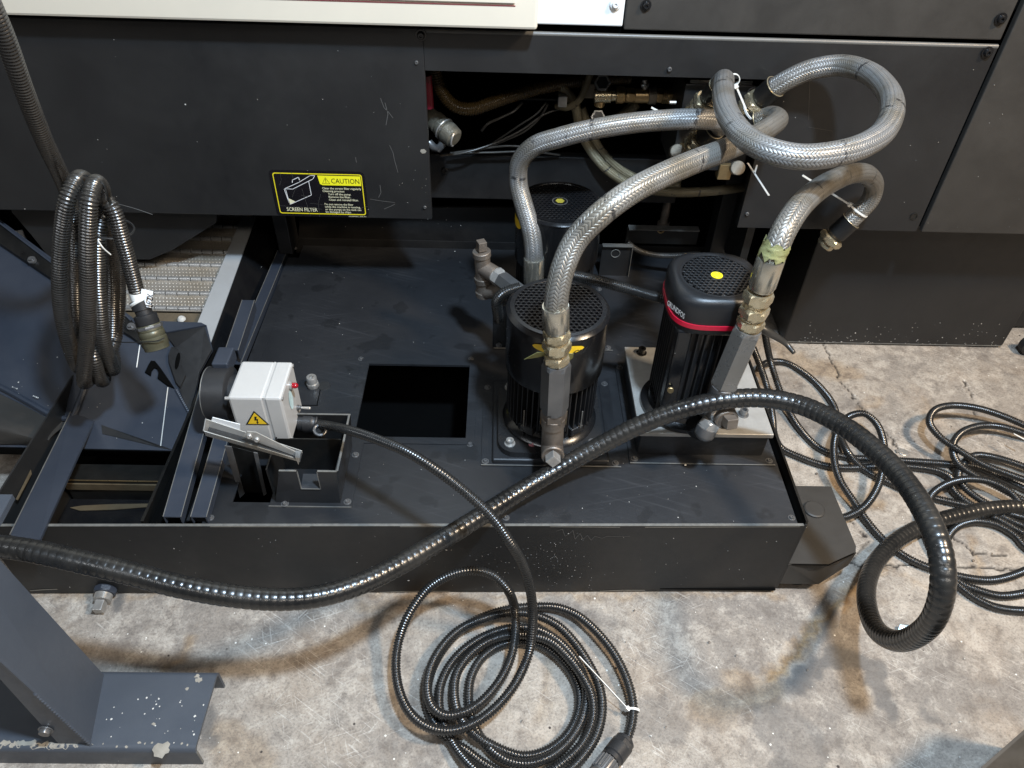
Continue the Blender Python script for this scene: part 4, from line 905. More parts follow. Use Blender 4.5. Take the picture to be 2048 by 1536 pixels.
piece(P3, 'hex_nut', 'hex', (1499, 652), (1504, 637), .0262, 'zinc', y3, phase=.1)
piece(P3, 'hex_nut', 'hex', (1506, 630), (1511, 612), .0280, 'zinc', y3, phase=.4)
piece(P3, 'pipe_tee', 'cyl', (1426, 835), (1450, 768), .024, 'dark_steel', y3)
piece(P3, 'tee_collar', 'cyl', (1443, 786), (1449, 768), .0262, 'dark_steel', y3)
q = AY(1445, 828, 1.10); b = MB(); b.cyl(q + Vector((0, .03, 0)), q + Vector((.004, -.020, .003)), .024, seg=24, bev=.001); b.torus(q + Vector((.004, -.020, .003)), (.1, -1, .1), .021, .003, 24, 6); b.build('tee_branch', 'rust', P3)
m = Matrix.Translation(q + Vector((.005, -.016, .004))) @ frame_of((.25, -1, .18)).to_4x4(); MB().box((-.012, -.012, 0), (.012, .012, .024), m, bev=.0015).build('square_plug', 'rust', P3)
q2 = AY(1408, 862, 1.085); b = MB(); b.hexn(AY(1424, 842, 1.09), AY(1414, 856, 1.085), .0225); b.build('hex_nut', 'steel', P3)
b = MB(); b.lathe(AY(1416, 852, 1.085), AY(1402, 882, 1.078) - AY(1416, 852, 1.085), [(0, .0215), (.018, .0215), (.024, .020), (.030, .014), (.032, .004)], 24); b.build('pipe_elbow', 'dark_steel', P3)
MB().hexn(AY(1412, 862, 1.09), AY(1385, 850, 1.125), .024).build('outlet_neck', 'pump_black', P3)

# ================================================================== BRAIDED HOSES
def hose(label, pts, r=.0216, mat='braid', group='braided hoses', name='braided_hose'):
    P = [AY(px, py, y) for px, py, y in pts]
    t = thing(name, label, 'hose', P[0], group); tube('braided_sleeve', P, r, mat, t, seg=28); return t, P
def fitting(t, p, d, mats=('ferrule', 'zinc'), r=.0245, Lf=.055, nuts=2):
    """ferrule and hex nuts from hose end p outward along d"""
    p = Vector(p); d = Vector(d).normalized(); b = MB()
    b.lathe(p - d * .010, d, [(0, r * .97), (.0005, r * 1.03), (.003, r * 1.03), (.004, r), (Lf, r), (Lf + .004, r * .9), (Lf + .012, r * .72)], 30); b.build('ferrule', mats[0], t)
    MB().torus(p - d * .009, d, r * 1.0, .0013, 30, 6).build('ferrule_rim', 'zinc', t)
    s = Lf
    for i in range(nuts):
        MB().hexn(p + d * s, p + d * (s + .017), r * (1.30 - .08 * i)).build('hex_nut', mats[1], t); s += .0195
    return p + d * s
hA, PA = hose('braided steel hose rising from the front round pump and arching back into the bay', [(1111, 615, 1.083), (1116, 575, 1.088), (1128, 530, 1.10), (1152, 480, 1.12), (1200, 430, 1.13), (1260, 385, 1.16), (1320, 353, 1.205), (1385, 325, 1.27), (1450, 300, 1.35), (1505, 275, 1.44), (1543, 252, 1.53), (1556, 238, 1.60), (1540, 232, 1.65), (1510, 240, 1.67)], mat='braid_worn')
piece(hA, 'ferrule', 'ferrule', (1113, 662), (1111, 611), .0245, 'ferrule', 1.083); piece(hA, 'hex_nut', 'hex', (1114, 677), (1113, 661), .0262, 'zinc', 1.083, phase=.3)
fitting(hA, PA[-1], end_dir(PA, 1), ('panel', 'zinc'), Lf=.03)
hB, PB = hose('braided steel hose from the rear round pump, bending sharply left of its grille', [(1068, 520, 1.52), (1067, 495, 1.525), (1062, 460, 1.54), (1049, 415, 1.57), (1037, 368, 1.60), (1040, 325, 1.60), (1068, 293, 1.585), (1120, 275, 1.57), (1180, 260, 1.565), (1250, 248, 1.57), (1320, 241, 1.575), (1380, 238, 1.58), (1425, 240, 1.60), (1440, 250, 1.64), (1425, 265, 1.675)])
piece(hB, 'ferrule', 'ferrule', (1067, 572), (1068, 515), .0245, 'ferrule', 1.52)
e = fitting(hB, AY(1424, 262, 1.655), AY(1375, 305, 1.70) - AY(1424, 262, 1.655), ('panel', 'zinc'), Lf=.035)
hL, PL_ = hose('thick braided steel hose making a large loop in front of the black panels', [(1545, 178, 1.665), (1575, 160, 1.655), (1620, 140, 1.645), (1680, 131, 1.62), (1735, 145, 1.55), (1774, 180, 1.45), (1785, 220, 1.36), (1768, 262, 1.29), (1725, 292, 1.23), (1670, 308, 1.20), (1600, 314, 1.19), (1540, 302, 1.21), (1490, 274, 1.27), (1459, 235, 1.36), (1447, 195, 1.47), (1447, 168, 1.57), (1447, 160, 1.63), (1436, 172, 1.665)])
e = fitting(hL, PL_[0], AY(1488, 225, 1.70) - PL_[0], ('panel', 'zinc'), Lf=.04); e = fitting(hL, AY(1434, 180, 1.66), AY(1390, 232, 1.70) - AY(1434, 180, 1.66), ('panel', 'zinc'), Lf=.035)
hD, PD = hose('braided hose hooked over from the red banded pump, its far end hanging loose', [(1543, 518, 1.112), (1552, 498, 1.115), (1566, 465, 1.13), (1590, 425, 1.17), (1625, 388, 1.26), (1665, 362, 1.38), (1705, 347, 1.50), (1735, 350, 1.59), (1748, 372, 1.635), (1740, 400, 1.645), (1718, 425, 1.645), (1696, 447, 1.64)], mat='braid_worn')
piece(hD, 'ferrule', 'ferrule', (1522, 578), (1543, 514), .0245, 'ferrule', 1.112); piece(hD, 'hex_nut', 'hex', (1513, 603), (1520, 582), .0272, 'zinc', 1.112, phase=.2)
p = AY(1549, 500, 1.113); d = AY(1560, 478, 1.12) - AY(1540, 520, 1.112); b = MB(); L = .027; n = 10; secs = []
for i in range(n):
    m = frame_of(d); c = p - d.normalized() * (L / 2 - L * i / (n - 1)); secs.append([c + m @ Vector(((.0228 + random.uniform(-.0006, .0018)) * math.cos(2 * math.pi * k / 22), (.0228 + random.uniform(-.0006, .0018)) * math.sin(2 * math.pi * k / 22), random.uniform(-.002, .002) + (.006 * math.sin(k * 1.9) if i in (0, n - 1) else 0))) for k in range(22)])
loft(b, secs); b.build('thread_wrap', 'tape', hD, label='yellow green fibre wrap at the hose end')
dd = AY(1640, 498, 1.64) - PD[-1]; e = fitting(hD, PD[-1], dd, ('panel', 'zinc'), Lf=.045, nuts=1)
d_ = dd.normalized(); MB().hexn(e - d_ * .002, e + d_ * .012, .0225).build('hex_nut', 'zinc', hD)
tie(hD, AY(1716, 420, 1.645), Vector(PD[-1]) - Vector(PD[-3]), .026, AY(1600, 352, 1.60) - AY(1690, 408, 1.60), .155)
tie(hL, AY(1508, 222, 1.68), AY(1488, 225, 1.70) - PL_[0], .029, AY(1580, 180, 1.6) - AY(1530, 235, 1.6), .10)
tie(hL, AY(1515, 200, 1.69), AY(1488, 225, 1.70) - PL_[0], .029, AY(1530, 150, 1.66) - AY(1500, 190, 1.66), .03, 'tie_black')
for a_, c_t in (((1494, 326), (1536, 391)), ((1512, 330), (1507, 347))): pa = AY(a_[0], a_[1], 1.55); pb_ = AY(c_t[0], c_t[1], 1.55); MB().prism([pa, pa + Vector((.004, 0, 0)), pb_ + Vector((.004, 0, .001)), pb_], (0, -.001, 0)).build('cable_tie', 'tie', hL)
pa, pb_ = AY(1303, 213, 1.59), AY(1334, 229, 1.58); MB().prism([pa, pa + Vector((0, 0, -.004)), pb_ + Vector((0, 0, -.004)), pb_], (0, -.001, 0)).build('cable_tie', 'tie', hB)
tie(hL, AY(1467, 160, 1.64), Vector((0, -1, 0)), .012, AY(1485, 200, 1.64) - AY(1470, 165, 1.64), .06)

# ================================================================== BAY PLUMBING
mf = thing('hose_manifold', 'dark manifold block with brass nuts and round cream caps, where the braided hoses meet', 'manifold', AY(1440, 250, 1.76))
q0, q1 = AY(1372, 168, 1.73), AY(1505, 300, 1.73)
MB().box((q0.x, 1.73, AY(1400, 385, 1.73).z + .06), (.60, 1.90, q0.z), bev=.002).build('manifold_block', 'inner_grey', mf)
q = AY(1380, 160, 1.74); MB().box((q.x, 1.735, q0.z + .0005), (AY(1505, 160, 1.74).x, 1.89, q0.z + .008)).build('top_plate', 'dark_steel', mf)
for px, py in ((1360, 303), (1481, 336)):
    q = AY(px, py, 1.70); MB().lathe(q + Vector((0, .04, -.02)), (-.15, -1, .5), [(0, .017), (.045, .017), (.0465, .0155)], 26).build('round_cap', 'wood', mf)
for px, py in ((1384, 236), (1372, 308), (1486, 232), (1508, 246)):
    q = AY(px, py, 1.715); d = Vector((.25, -.6, .6)).normalized(); MB().hexn(q - d * .02 + Vector((0, .02, 0)), q + d * .006, .027).build('hex_nut', 'brass', mf)
q = AY(1450, 345, 1.72); MB().box((q.x - .016, q.y, q.z - .02), (q.x + .016, q.y + .03, q.z + .02), bev=.002).build('brass_block', 'brass', mf)
q = AY(1352, 205, 1.72); MB().cyl(q, q + Vector((-.015, 0, 0)), .004, seg=10).build('bleed_screw', 'steel', mf)
bv = thing('brass_ball_valve', 'row of aged brass fittings with a ball valve, across the top of the open bay', 'valve', AY(1280, 190, 1.86))
yv = 1.86
for nm, kd, a, c, r, mt in [('pipe_elbow', 'cyl', (1188, 192), (1222, 191), .0175, 'zinc'), ('hex_nut', 'hex', (1232, 190), (1249, 190), .022, 'brass'), ('hex_nut', 'hex', (1251, 190), (1268, 191), .0195, 'brass'), ('valve_body', 'cyl', (1268, 191), (1300, 191), .0185, 'brass'),
                            ('valve_body', 'cyl', (1296, 191), (1312, 191), .021, 'wood'), ('hex_nut', 'hex', (1312, 191), (1325, 192), .0195, 'brass'), ('thread', 'thread', (1325, 192), (1364, 193), .0185, 'brass'), ('hex_nut', 'hex', (1334, 192), (1345, 192), .021, 'brass'), ('nipple', 'cyl', (1222, 191), (1233, 191), .0135, 'zinc')]:
    piece(bv, nm, kd, a, c, r, mt, yv)
MB().cyl(AY(1290, 180, yv), AY(1290, 158, yv), .007, seg=12, bev=.001).build('valve_stem', 'steel', bv); MB().hexn(AY(1290, 172, yv), AY(1290, 166, yv), .011).build('stem_nut', 'steel', bv)
MB().cyl(AY(1202, 192, yv), AY(1198, 212, yv), .013, seg=14, bev=.001).build('elbow_leg', 'brass', bv)
for px, py, r in ((1205, 165, .020), (1196, 234, .0175)):
    q = AY(px, py, yv - .02); MB().torus(q, (0, -1, .5), r * .9, .003, 6, 6).build('hex_ring', 'mid_steel', bv); MB().lathe(q, (0, 1, -.5), [(0, r * .8), (.03, r * .8)], 12).build('dark_nipple', 'inner', bv)
MB().box(tuple(AY(1168, 168, 1.9)), tuple(AY(1186, 188, 1.93)), bev=.002).build('joint_block', 'wood', bv); MB().box(tuple(AY(1117, 193, 1.9)), tuple(AY(1132, 206, 1.93)), bev=.002).build('small_block', 'steel', bv)
def cable(name, label, pts, r, mat, cat, kind='corr', group=None, ax='y', **k):
    P = [A(px, py, ax, v) for px, py, v in pts]; o = tube(name, P, r, mat, None, kind, **k); tag(o, label, cat, group); return o, P
cable('oily_conduit', 'amber brown corrugated hose sagging across the dark open bay', [(866, 90, 1.84), (872, 150, 1.84), (886, 188, 1.84), (912, 213, 1.84), (945, 218, 1.85), (985, 205, 1.87), (1040, 187, 1.9), (1100, 172, 1.92), (1160, 162, 1.95), (1260, 155, 1.97)], .0165, 'pvc_oily', 'hose', pitch=.0058)
kp = thing('pipe_coupling', 'grimy ribbed pipe coupling and elbow at the left edge of the bay', 'pipe coupling', AY(885, 262, 1.84))
a, c = AY(856, 228, 1.86), AY(908, 276, 1.80)
d = c - a; L = d.length; MB().lathe(a, d, [(0, .020), (L * .25, .021), (L * .27, .025), (L * .42, .025), (L * .44, .021), (L * .5, .0215), (L * .52, .0265), (L * .66, .0265), (L * .68, .023), (L * .72, .027), (L * .8, .027), (L, .025), (L * 1.06, .018)], 28).build('coupling_body', 'coupling', kp)
MB().torus(a + d * .62, d, .027, .002, 26, 6).build('clamp_band', 'steel', kp); MB().torus(c, (1, -.3, -.2), .020, .0025, 20, 6).build('clamp_ring', 'steel', kp)
MB().box(tuple(a + d * .45 + Vector((0, -.03, .0))), tuple(a + d * .6 + Vector((.008, -.024, .012)))).build('clamp_lug', 'edge', kp)
MB().wire([AY(858, 285, 1.82), AY(872, 298, 1.81), AY(884, 292, 1.80), AY(884, 280, 1.82)], .010, 12).build('lower_elbow', 'dark_steel', kp)
for i, (lab, pts, r, mt) in enumerate([('old braided hose dropping behind the rear pump to the right, outer of two', [(1120, 170, 1.93), (1148, 205, 1.93), (1158, 245, 1.93), (1175, 290, 1.92), (1215, 340, 1.90), (1270, 372, 1.88), (1340, 384, 1.86), (1410, 383, 1.85), (1480, 375, 1.86), (1520, 366, 1.9)], .013, 'braid_old'),
                              ('old braided hose just inside the outer one behind the rear pump', [(1162, 215, 1.96), (1180, 262, 1.95), (1205, 305, 1.94), (1245, 342, 1.93), (1290, 362, 1.92), (1360, 368, 1.92)], .012, 'braid_old'),
                              ('thin grey braided line curling down from the top of the bay', [(1182, 145, 1.90), (1172, 172, 1.90), (1158, 200, 1.90), (1135, 215, 1.91), (1112, 212, 1.93)], .0085, 'braid_old'),
                              ('dark braided hose crossing behind the ball valve', [(1275, 205, 1.95), (1240, 235, 1.95), (1200, 262, 1.96), (1165, 275, 1.98)], .014, 'braid_old')]):
    o, _ = cable('old_braided_hose', lab, pts, r, mt, 'hose', 'smooth', 'old hoses inside the bay', seg=18)
for lab, pts, r in [('thin black cable arcing low across the left of the bay', [(963, 262, 1.9), (975, 248, 1.9), (1000, 236, 1.92), (1028, 222, 1.93), (1045, 205, 1.95)], .0035),
                    ('long thin cable rising to the right under the amber hose', [(880, 312, 1.88), (930, 305, 1.88), (985, 288, 1.9), (1040, 262, 1.92), (1090, 228, 1.94), (1130, 215, 1.95)], .003),
                    ('thin cable crossing the bay just above the beam', [(905, 306, 1.90), (960, 298, 1.9), (1010, 292, 1.9), (1060, 294, 1.9)], .0032), ('thin cable fanning up to the right in the middle of the bay', [(940, 308, 1.91), (1000, 285, 1.92), (1050, 262, 1.93), (1080, 235, 1.94), (1096, 208, 1.95)], .003),
                    ('lowest thin cable lying along the beam in the bay', [(900, 306, 1.9), (980, 305, 1.9), (1060, 303, 1.9), (1120, 310, 1.92)], .003), ('thin cable sloping up beside two others in the bay', [(980, 290, 1.93), (1040, 250, 1.93), (1075, 226, 1.94), (1092, 205, 1.95)], .0026), ('straight thin rod high behind the amber hose', [(1035, 198, 1.98), (1118, 199, 1.98)], .003)]:
    cable('thin_cable', lab, pts, r, 'corr_dusty', 'cable', 'smooth', 'thin cables in the bay', seg=8)
cable('small_conduit', 'dark corrugated conduit running right from the hanging gland bracket', [(1255, 485, 1.86), (1275, 500, 1.85), (1310, 510, 1.84), (1360, 511, 1.82), (1400, 507, 1.80)], .0085, 'corr_dusty', 'conduit', pitch=.004)
cable('pump_conduit', 'black corrugated conduit running from behind the front pump to the red banded pump', [(1150, 552, 1.36), (1190, 560, 1.34), (1235, 572, 1.32), (1290, 588, 1.30), (1345, 602, 1.28)], .0125, 'corr', 'conduit', pitch=.0042)
cable('pump_conduit', 'short black corrugated conduit bending round the left of the front pump', [(1040, 575, 1.34), (1010, 585, 1.33), (995, 600, 1.33), (996, 625, 1.34), (1000, 650, 1.36)], .0125, 'corr', 'conduit', pitch=.0042)
b = MB(); q0, q1 = AY(986, 612, 1.34), AY(1012, 695, 1.34); b.box((q0.x, 1.34, q1.z), (q1.x, 1.37, q0.z), bev=.002); o = b.build('terminal_bracket', 'pump_black', None); tag(o, 'narrow black bracket standing left of the front pump cover', 'bracket'); screw(o, AY(998, 690, 1.338), (0, -.4, 1), .006, 'steel', washer=True)

# ================================================================== OIL SKIMMER
zt = .455
TL, TR_, FR_, FL_ = AZ(475, 722, zt), AZ(585, 722, zt), AZ(563, 797, zt), AZ(462, 795, zt)
bx0, bx1 = (TL.x + FL_.x) / 2, (TR_.x + FR_.x) / 2; by0, by1 = (FL_.y + FR_.y) / 2, (TL.y + TR_.y) / 2; bz0 = AY(538, 885, by0).z
ks = thing('oil_skimmer', 'grey metal electrical box with red lamp and shock warning triangle above a silver trough', 'oil skimmer', ((bx0 + bx1) / 2, by1, ZL))
xs = bx0 + (bx1 - bx0) * .66
MB().box((bx0, by0, bz0), (xs - .0004, by1, zt), bev=.005).build('housing', 'box', ks)
hc = MB().box((xs + .0004, by0, bz0), (bx1, by1, zt), bev=.005).build('housing_cover', 'box', ks)
MB().box((xs - .002, by0 + .0012, bz0 + .0012), (xs + .002, by1 - .0012, zt - .0012)).build('gasket', 'box', ks)
for y, z in ((by0 + .006, zt - .006), (by1 - .006, zt - .006), (by0 + .006, bz0 + .006)):
    MB().lathe((bx1 - .001, y, z), (1, 0, 0), [(0, .0038), (.0022, .0038), (.003, .003), (.003, .0001)], 12).build('cover_screw', 'steel', hc)
MB().cyl((bx0 - .006, by0 + .004, zt - .006), (bx0 + .004, by0 + .004, zt - .006), .004, seg=10).build('hinge_pin', 'steel', ks)
q = AX(579, 771, bx1); b = MB(); b.lathe(q, (1, 0, 0), [(0, .0085), (.005, .0085), (.006, .007)], 20); lp = b.build('lamp_holder', 'steel', ks)
MB().lathe(q + Vector((.006, 0, 0)), (1, 0, 0), [(0, .0062), (.006, .0062), (.0095, .005), (.0115, .0028), (.012, .0001)], 20).build('lamp_lens', 'lens', lp, label='small red indicator lamp')
q = AX(582, 800, bx1 + .0006); b = MB(); n = 28; b.add([q] + [q + Vector((.0004, .0125 * math.cos(2 * math.pi * k / n), .024 * math.sin(2 * math.pi * k / n))) for k in range(n)], [(0, 1 + k, 1 + (k + 1) % n) for k in range(n)]); b.build('oval_sticker', 'sticker_blue', ks)
q = AX(594, 815, bx1); sw = MB().lathe(q, (1, 0, .05), [(0, .006), (.004, .006), (.004, .0045), (.009, .004)], 14).build('switch_collar', 'dark_steel', ks)
MB().lathe(q + Vector((.008, 0, 0)), (1, -.15, .08), [(0, .0025), (.020, .0036), (.022, .002)], 12).build('toggle_lever', 'steel', sw)
# warning triangle on the front
tri = [AY(492, 849, by0 - .0006), AY(543, 850, by0 - .0006), AY(509, 822, by0 - .0006)]
cen = (tri[0] + tri[1] + tri[2]) / 3
w_ = (tri[1] - tri[0]).length / 2; hz_ = w_ * 1.6; c_ = Vector(((tri[0].x + tri[1].x) / 2 - .002, by0 - .0006, tri[0].z)); top = Vector((c_.x, c_.y, c_.z + .040)); T3 = [c_ + Vector((-.024, 0, 0)), c_ + Vector((.024, 0, 0)), top]
cen = (T3[0] + T3[1] + T3[2]) / 3
b = MB(); b.add([p + Vector((0, -.0002, 0)) for p in T3], [(0, 1, 2)]); wt = b.build('warning_triangle', 'black_print', ks)
b = MB(); b.add([cen + (p - cen) * .80 + Vector((0, -.0005, 0)) for p in T3], [(0, 1, 2)]); b.build('triangle_face', 'orange', wt)
bolt = [(-.002, .024), (.003, .024), (.0005, .0165), (.0045, .0175), (.002, .0085), (.0042, .0092), (.0008, .0030), (-.0012, .0095), (.0004, .0090), (.0010, .0140), (-.0035, .0130)]
b = MB(); b.add([c_ + Vector((x, -.0010, z)) for x, z in bolt], [tuple(range(len(bolt)))]); b.build('lightning_bolt', 'black_print', wt)
# gear motor drum at its left
mx = bx0 - .066; myc = (by0 + by1) / 2 + .012; mz = (bz0 + zt) / 2 + .012
MB().lathe((mx, myc, mz), (1, 0, 0), [(0, .052), (.002, .055), (.046, .055), (.048, .052), (.050, .040), (.066, .040)], 40).build('gear_motor', 'plastic', ks)
MB().torus((mx + .001, myc, mz), (1, 0, 0), .0535, .0016, 40, 6).build('end_ring', 'edge', ks)
MB().torus((mx + .047, myc, mz), (1, 0, 0), .050, .0012, 36, 6).build('end_ring', 'dark_steel', ks)
MB().box((mx + .012, myc + .02, mz + .03), (mx + .045, myc + .075, mz + .062), bev=.003).build('motor_bracket', 'blue_grey', ks)
# trough
yt0, yt1 = .985, 1.008
a0, a1 = AY(409, 871, yt0), AY(600, 924, yt0)
b = MB(); d = a1 - a0; th = Vector((0, 0, -.002))
b.prism([a0 + Vector((0, 0, .012)), a1 + Vector((-.012, 0, .012)), a1, a0], (0, .002, 0))
MB().prism([a0 + Vector((0, .002, 0)), a1 + Vector((0, .002, 0)), a1 + Vector((0, yt1 - yt0, 0)), a0 + Vector((0, yt1 - yt0, 0))], th).build('trough_floor', 'inner_grey', ks)
tro = b.build('drip_trough', 'trough', ks, label='silver sheet metal drip trough sloping to the drip box')
b = MB(); b.prism([a0 + Vector((0, 0, .0)), a0 + Vector((0, 0, .012)), a0 + Vector((0, yt1 - yt0, .022)), a0 + Vector((0, yt1 - yt0, 0))], (.002, 0, 0)); b.build('trough_end', 'steel', tro)
pts = [AY(418, 843, yt1), AY(420, 836, yt1), AY(482, 855, yt1), AY(481, 872, yt1), AY(417, 858, yt1)]
MB().prism([AY(425, 835, yt1 + .002), AY(480, 849, yt1 + .002), AY(480, 871, yt1 + .002), AY(419, 850, yt1 + .002)], (0, .0015, 0)).build('splash_plate', 'white', tro, label='pale splash plate')
MB().prism([a0 + Vector((0, yt1 - yt0, .020)), a1 + Vector((0, yt1 - yt0, .006)), a1 + Vector((0, yt1 - yt0, 0)), a0 + Vector((0, yt1 - yt0, 0))], (0, .0015, 0)).build('back_flange', 'alu', tro)
MB().prism([AY(485, 873, yt0 + .010), AY(494, 863, yt0 + .010), AY(512, 865, yt0 + .010), AY(591, 904, yt0 + .010), AY(600, 917, yt0 + .010), AY(590, 912, yt0 + .010)], (0, .002, 0)).build('fixing_tab', 'alu', tro)
for px, py in ((499, 872), (514, 879)): screw(tro, AY(px, py, yt0 + .009), (0, -1, .2), .0065, 'steel')
MB().prism([AY(590, 915, yt0 - .001), AY(600, 916, yt0 - .001), AY(597, 930, yt0 - .001)], (0, .012, .006)).build('spout_tip', 'trough', tro)
# skimmer belt strips into the slot
ys = 1.045
for a, bb, c, dd_ in (((449, 892), (463, 894), (489, 968), (480, 976)), ((507, 905), (515, 907), (533, 968), (527, 972))):
    MB().prism([AY(a[0], a[1], ys), AY(bb[0], bb[1], ys), AY(c[0], c[1] + 20, ys), AY(dd_[0], dd_[1] + 20, ys)], (0, .002, 0)).build('guide_strip', 'dark_steel', ks)
MB().prism([AY(463, 893, ys + .02), AY(508, 905, ys + .02), AY(528, 985, ys + .02), AY(490, 985, ys + .02)], (0, .001, 0)).build('skimmer_belt', 'inner', ks)
# cable gland
q = AX(598, 845, bx1); gl = MB().lathe(q, (1, -.05, .0), [(0, .018), (.012, .018), (.012, .0205), (.030, .0205), (.034, .017), (.042, .0165)], 26).build('cable_gland', 'plastic', ks)
MB().torus(q + Vector((.040, -.002, 0)), (1, 0, 0), .0165, .003, 24, 6).build('gland_nut', 'plastic', gl)
G0 = q + Vector((.040, -.002, 0))

# ================================================================== CONVEYOR
xk = -.72
rf, rn = AX(512, 433, xk), AX(416, 700, xk)
cv = thing('chip_conveyor', 'hinged steel chip conveyor belt between rails, seen left of the tank under the skirt', 'conveyor', (-.9, 1.5, 0))
rlf = AZ(484, 433, rf.z); rln = AZ(372, 700, rn.z)
b = MB(); b.prism([rf, rlf, rln, rn], (0, 0, -.004)); b.build('side_rail', 'rail', cv, label='broad brushed steel rail')
b = MB(); b.prism([rf + Vector((.0015, 0, 0)), rn + Vector((.0015, 0, 0)), rn + Vector((.045, 0, -.09)), rf + Vector((.045, 0, -.09))], (.002, 0, 0)); b.build('side_guard', 'pump_black', cv)
MB().box((-.64, 1.90, ZL + .01), (-.60, 1.985, .40), bev=.003).build('corner_post', 'inner_grey', cv)
sl = (rf.z - rn.z) / (rf.y - rn.y); nb = Vector((0, -sl, 1)).normalized(); pb = rn - Vector((0, 0, .012))
def BP(px, py): return AP(px, py, pb, nb)
ys_ = [BP(340, py).y for py in (530.5, 558.5, 588, 618)]
pit = (ys_[0] - ys_[3]) / 3; ex = Vector((1, 0, 0)); ey = Vector((0, 1, sl)).normalized()
def bpt(x, y, h=0): return Vector((x, y, pb.z + sl * (y - pb.y))) + nb * h
x0b, x1b = -1.22, xk - .028
kx = BP(350, 588).x - BP(327, 588).x
km = None; plm = None
for r_ in range(-0, 10):
    yk = ys_[3] + pit * r_
    base = bpt(0, yk)
    if plm is None:
        b = MB(); b.prism([Vector((x0b, .004, sl * .004)), Vector((x1b, .004, sl * .004)), Vector((x1b, pit - .004, sl * (pit - .004))), Vector((x0b, pit - .004, sl * (pit - .004)))], (0, 0, -.003))
        nxd = 50
        for i in range(nxd):
            for j in range(3):
                x = x0b + (x1b - x0b) * (i + .5 + .5 * (j % 2)) / nxd; y = pit * (.28 + .22 * j)
                if x > x1b - .004: continue
                c = Vector((x, y, sl * y)); s_ = .0028
                b.add([c + Vector((s_, 0, 0)), c + Vector((0, s_, 0)), c + Vector((-s_, 0, 0)), c + Vector((0, -s_, 0)), c + Vector((0, 0, .0016))], [(0, 1, 4), (1, 2, 4), (2, 3, 4), (3, 0, 4)], True)
        me = bpy.data.meshes.new('hinge_plate'); me.from_pydata([tuple(v) for v in b.v], [], b.f); me.materials.append(M['belt']); plm = me
        b = MB(); b.lathe(Vector((.0006, 0, 0)), (1, 0, 0), [(0, .0060), (.001, .0078), (kx * .92, .0078), (kx * .935, .0060)], 12); me = bpy.data.meshes.new('hinge_knuckle'); me.from_pydata([tuple(v) for v in b.v], [], b.f); me.polygons.foreach_set('use_smooth', b.sm); me.set_sharp_from_angle(angle=.6); me.materials.append(M['steel']); km = me
    o = link('hinge_plate', plm, cv); o.location = base - Vector(cv.location)
    k = 0; x = x1b - kx
    while x > x0b + (.06 if r_ < 8 else .3) and k < 16:
        o = link('hinge_knuckle', km, cv); o.location = bpt(x + (kx * .35 if r_ % 2 else 0), yk, .002) - Vector(cv.location); x -= kx; k += 1
q = BP(340, 622); b = MB(); b.prism([bpt(x0b, q.y), bpt(x1b, q.y), bpt(x1b, q.y - .002), bpt(x0b, q.y - .002)], (0, 0, .003)); b.build('tray_edge', 'belt', cv)
b = MB(); b.prism([bpt(x0b, q.y - .003, -.004), bpt(x1b, q.y - .003, -.004), bpt(x1b, q.y - .05, -.03), bpt(x0b, q.y - .05, -.03)], (0, 0, -.002)); b.build('tray_front', 'card', cv)
o = MB().lathe(bpt(BP(362, 636).x, BP(362, 636).y, -.005), nb, [(0, .011), (.004, .010), (.008, .006)], 12).build('rubble_lump', 'chip', cv)

# ---- end housing of the conveyor: the big sloping blue grey plate
pc, ncv = Vector((0, 1.2, .155)), Vector((0, -.517, 1)).normalized()
def DP(px, py, k=0): return AP(px, py, pc + ncv * k, ncv)
ch = thing('conveyor_end_housing', 'big sloping blue grey steel housing at the left, under the hanging coil of conduit', 'housing', tuple(DP(200, 880)))
body = [(-140, 890), (350, 901), (372, 833), (391, 786), (399, 745), (425, 698), (413, 650), (272, 640), (245, 620), (-10, 432), (-260, 240)]
b = MB(); b.prism([DP(*p) for p in body], (0, 0, -.005)); b.build('sloping_plate', 'blue_grey', ch)
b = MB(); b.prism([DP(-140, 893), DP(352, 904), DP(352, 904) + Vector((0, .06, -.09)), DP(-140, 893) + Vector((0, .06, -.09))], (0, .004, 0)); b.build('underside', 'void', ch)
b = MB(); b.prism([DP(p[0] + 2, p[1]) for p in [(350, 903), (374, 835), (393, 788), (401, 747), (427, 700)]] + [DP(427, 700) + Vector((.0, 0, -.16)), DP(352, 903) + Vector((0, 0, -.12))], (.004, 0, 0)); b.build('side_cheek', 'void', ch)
# folded right face and its top edge
b = MB(); b.prism([DP(338, 700, .006), DP(352, 695, .010), DP(330, 668, .006), DP(409, 653, .006), DP(424, 698, .005), DP(399, 744, .005), DP(390, 785, .004), DP(377, 826, .003), DP(358, 776, .005), DP(338, 722, .006)][1:], (0, 0, -.004)); b.build('folded_face', 'inner_grey', ch)
b = MB(); b.prism([DP(318, 642, .006), DP(402, 645, .006), DP(412, 650, .006), DP(332, 664, .007)], (0, 0, -.004)); b.build('folded_edge', 'blue_grey', ch)
hk = MB(); hk.prism([DP(*p, .012) for p in [(343, 694), (352, 693), (361, 707), (363, 728), (371, 750), (360, 774), (352, 764), (338, 724), (337, 708)]], (0, 0, -.005)); h_ = hk.build('lifting_lug', 'inner_grey', ch)
qs = DP(355, 722, .0125); b = MB(); m = [qs + Vector((.0055 * math.cos(t) , .020 * math.sin(t), .010 * math.sin(t))) for t in [2 * math.pi * k / 20 for k in range(20)]]; b.add([qs] + m, [(0, 1 + k, 1 + (k + 1) % 20) for k in range(20)]); b.build('lug_slot', 'void', h_)
hb = [(302, 721), (310, 722), (322, 737), (349, 776), (334, 770), (315, 756), (317, 745), (314, 737), (308, 735), (303, 741), (301, 751), (290, 744), (296, 731)]
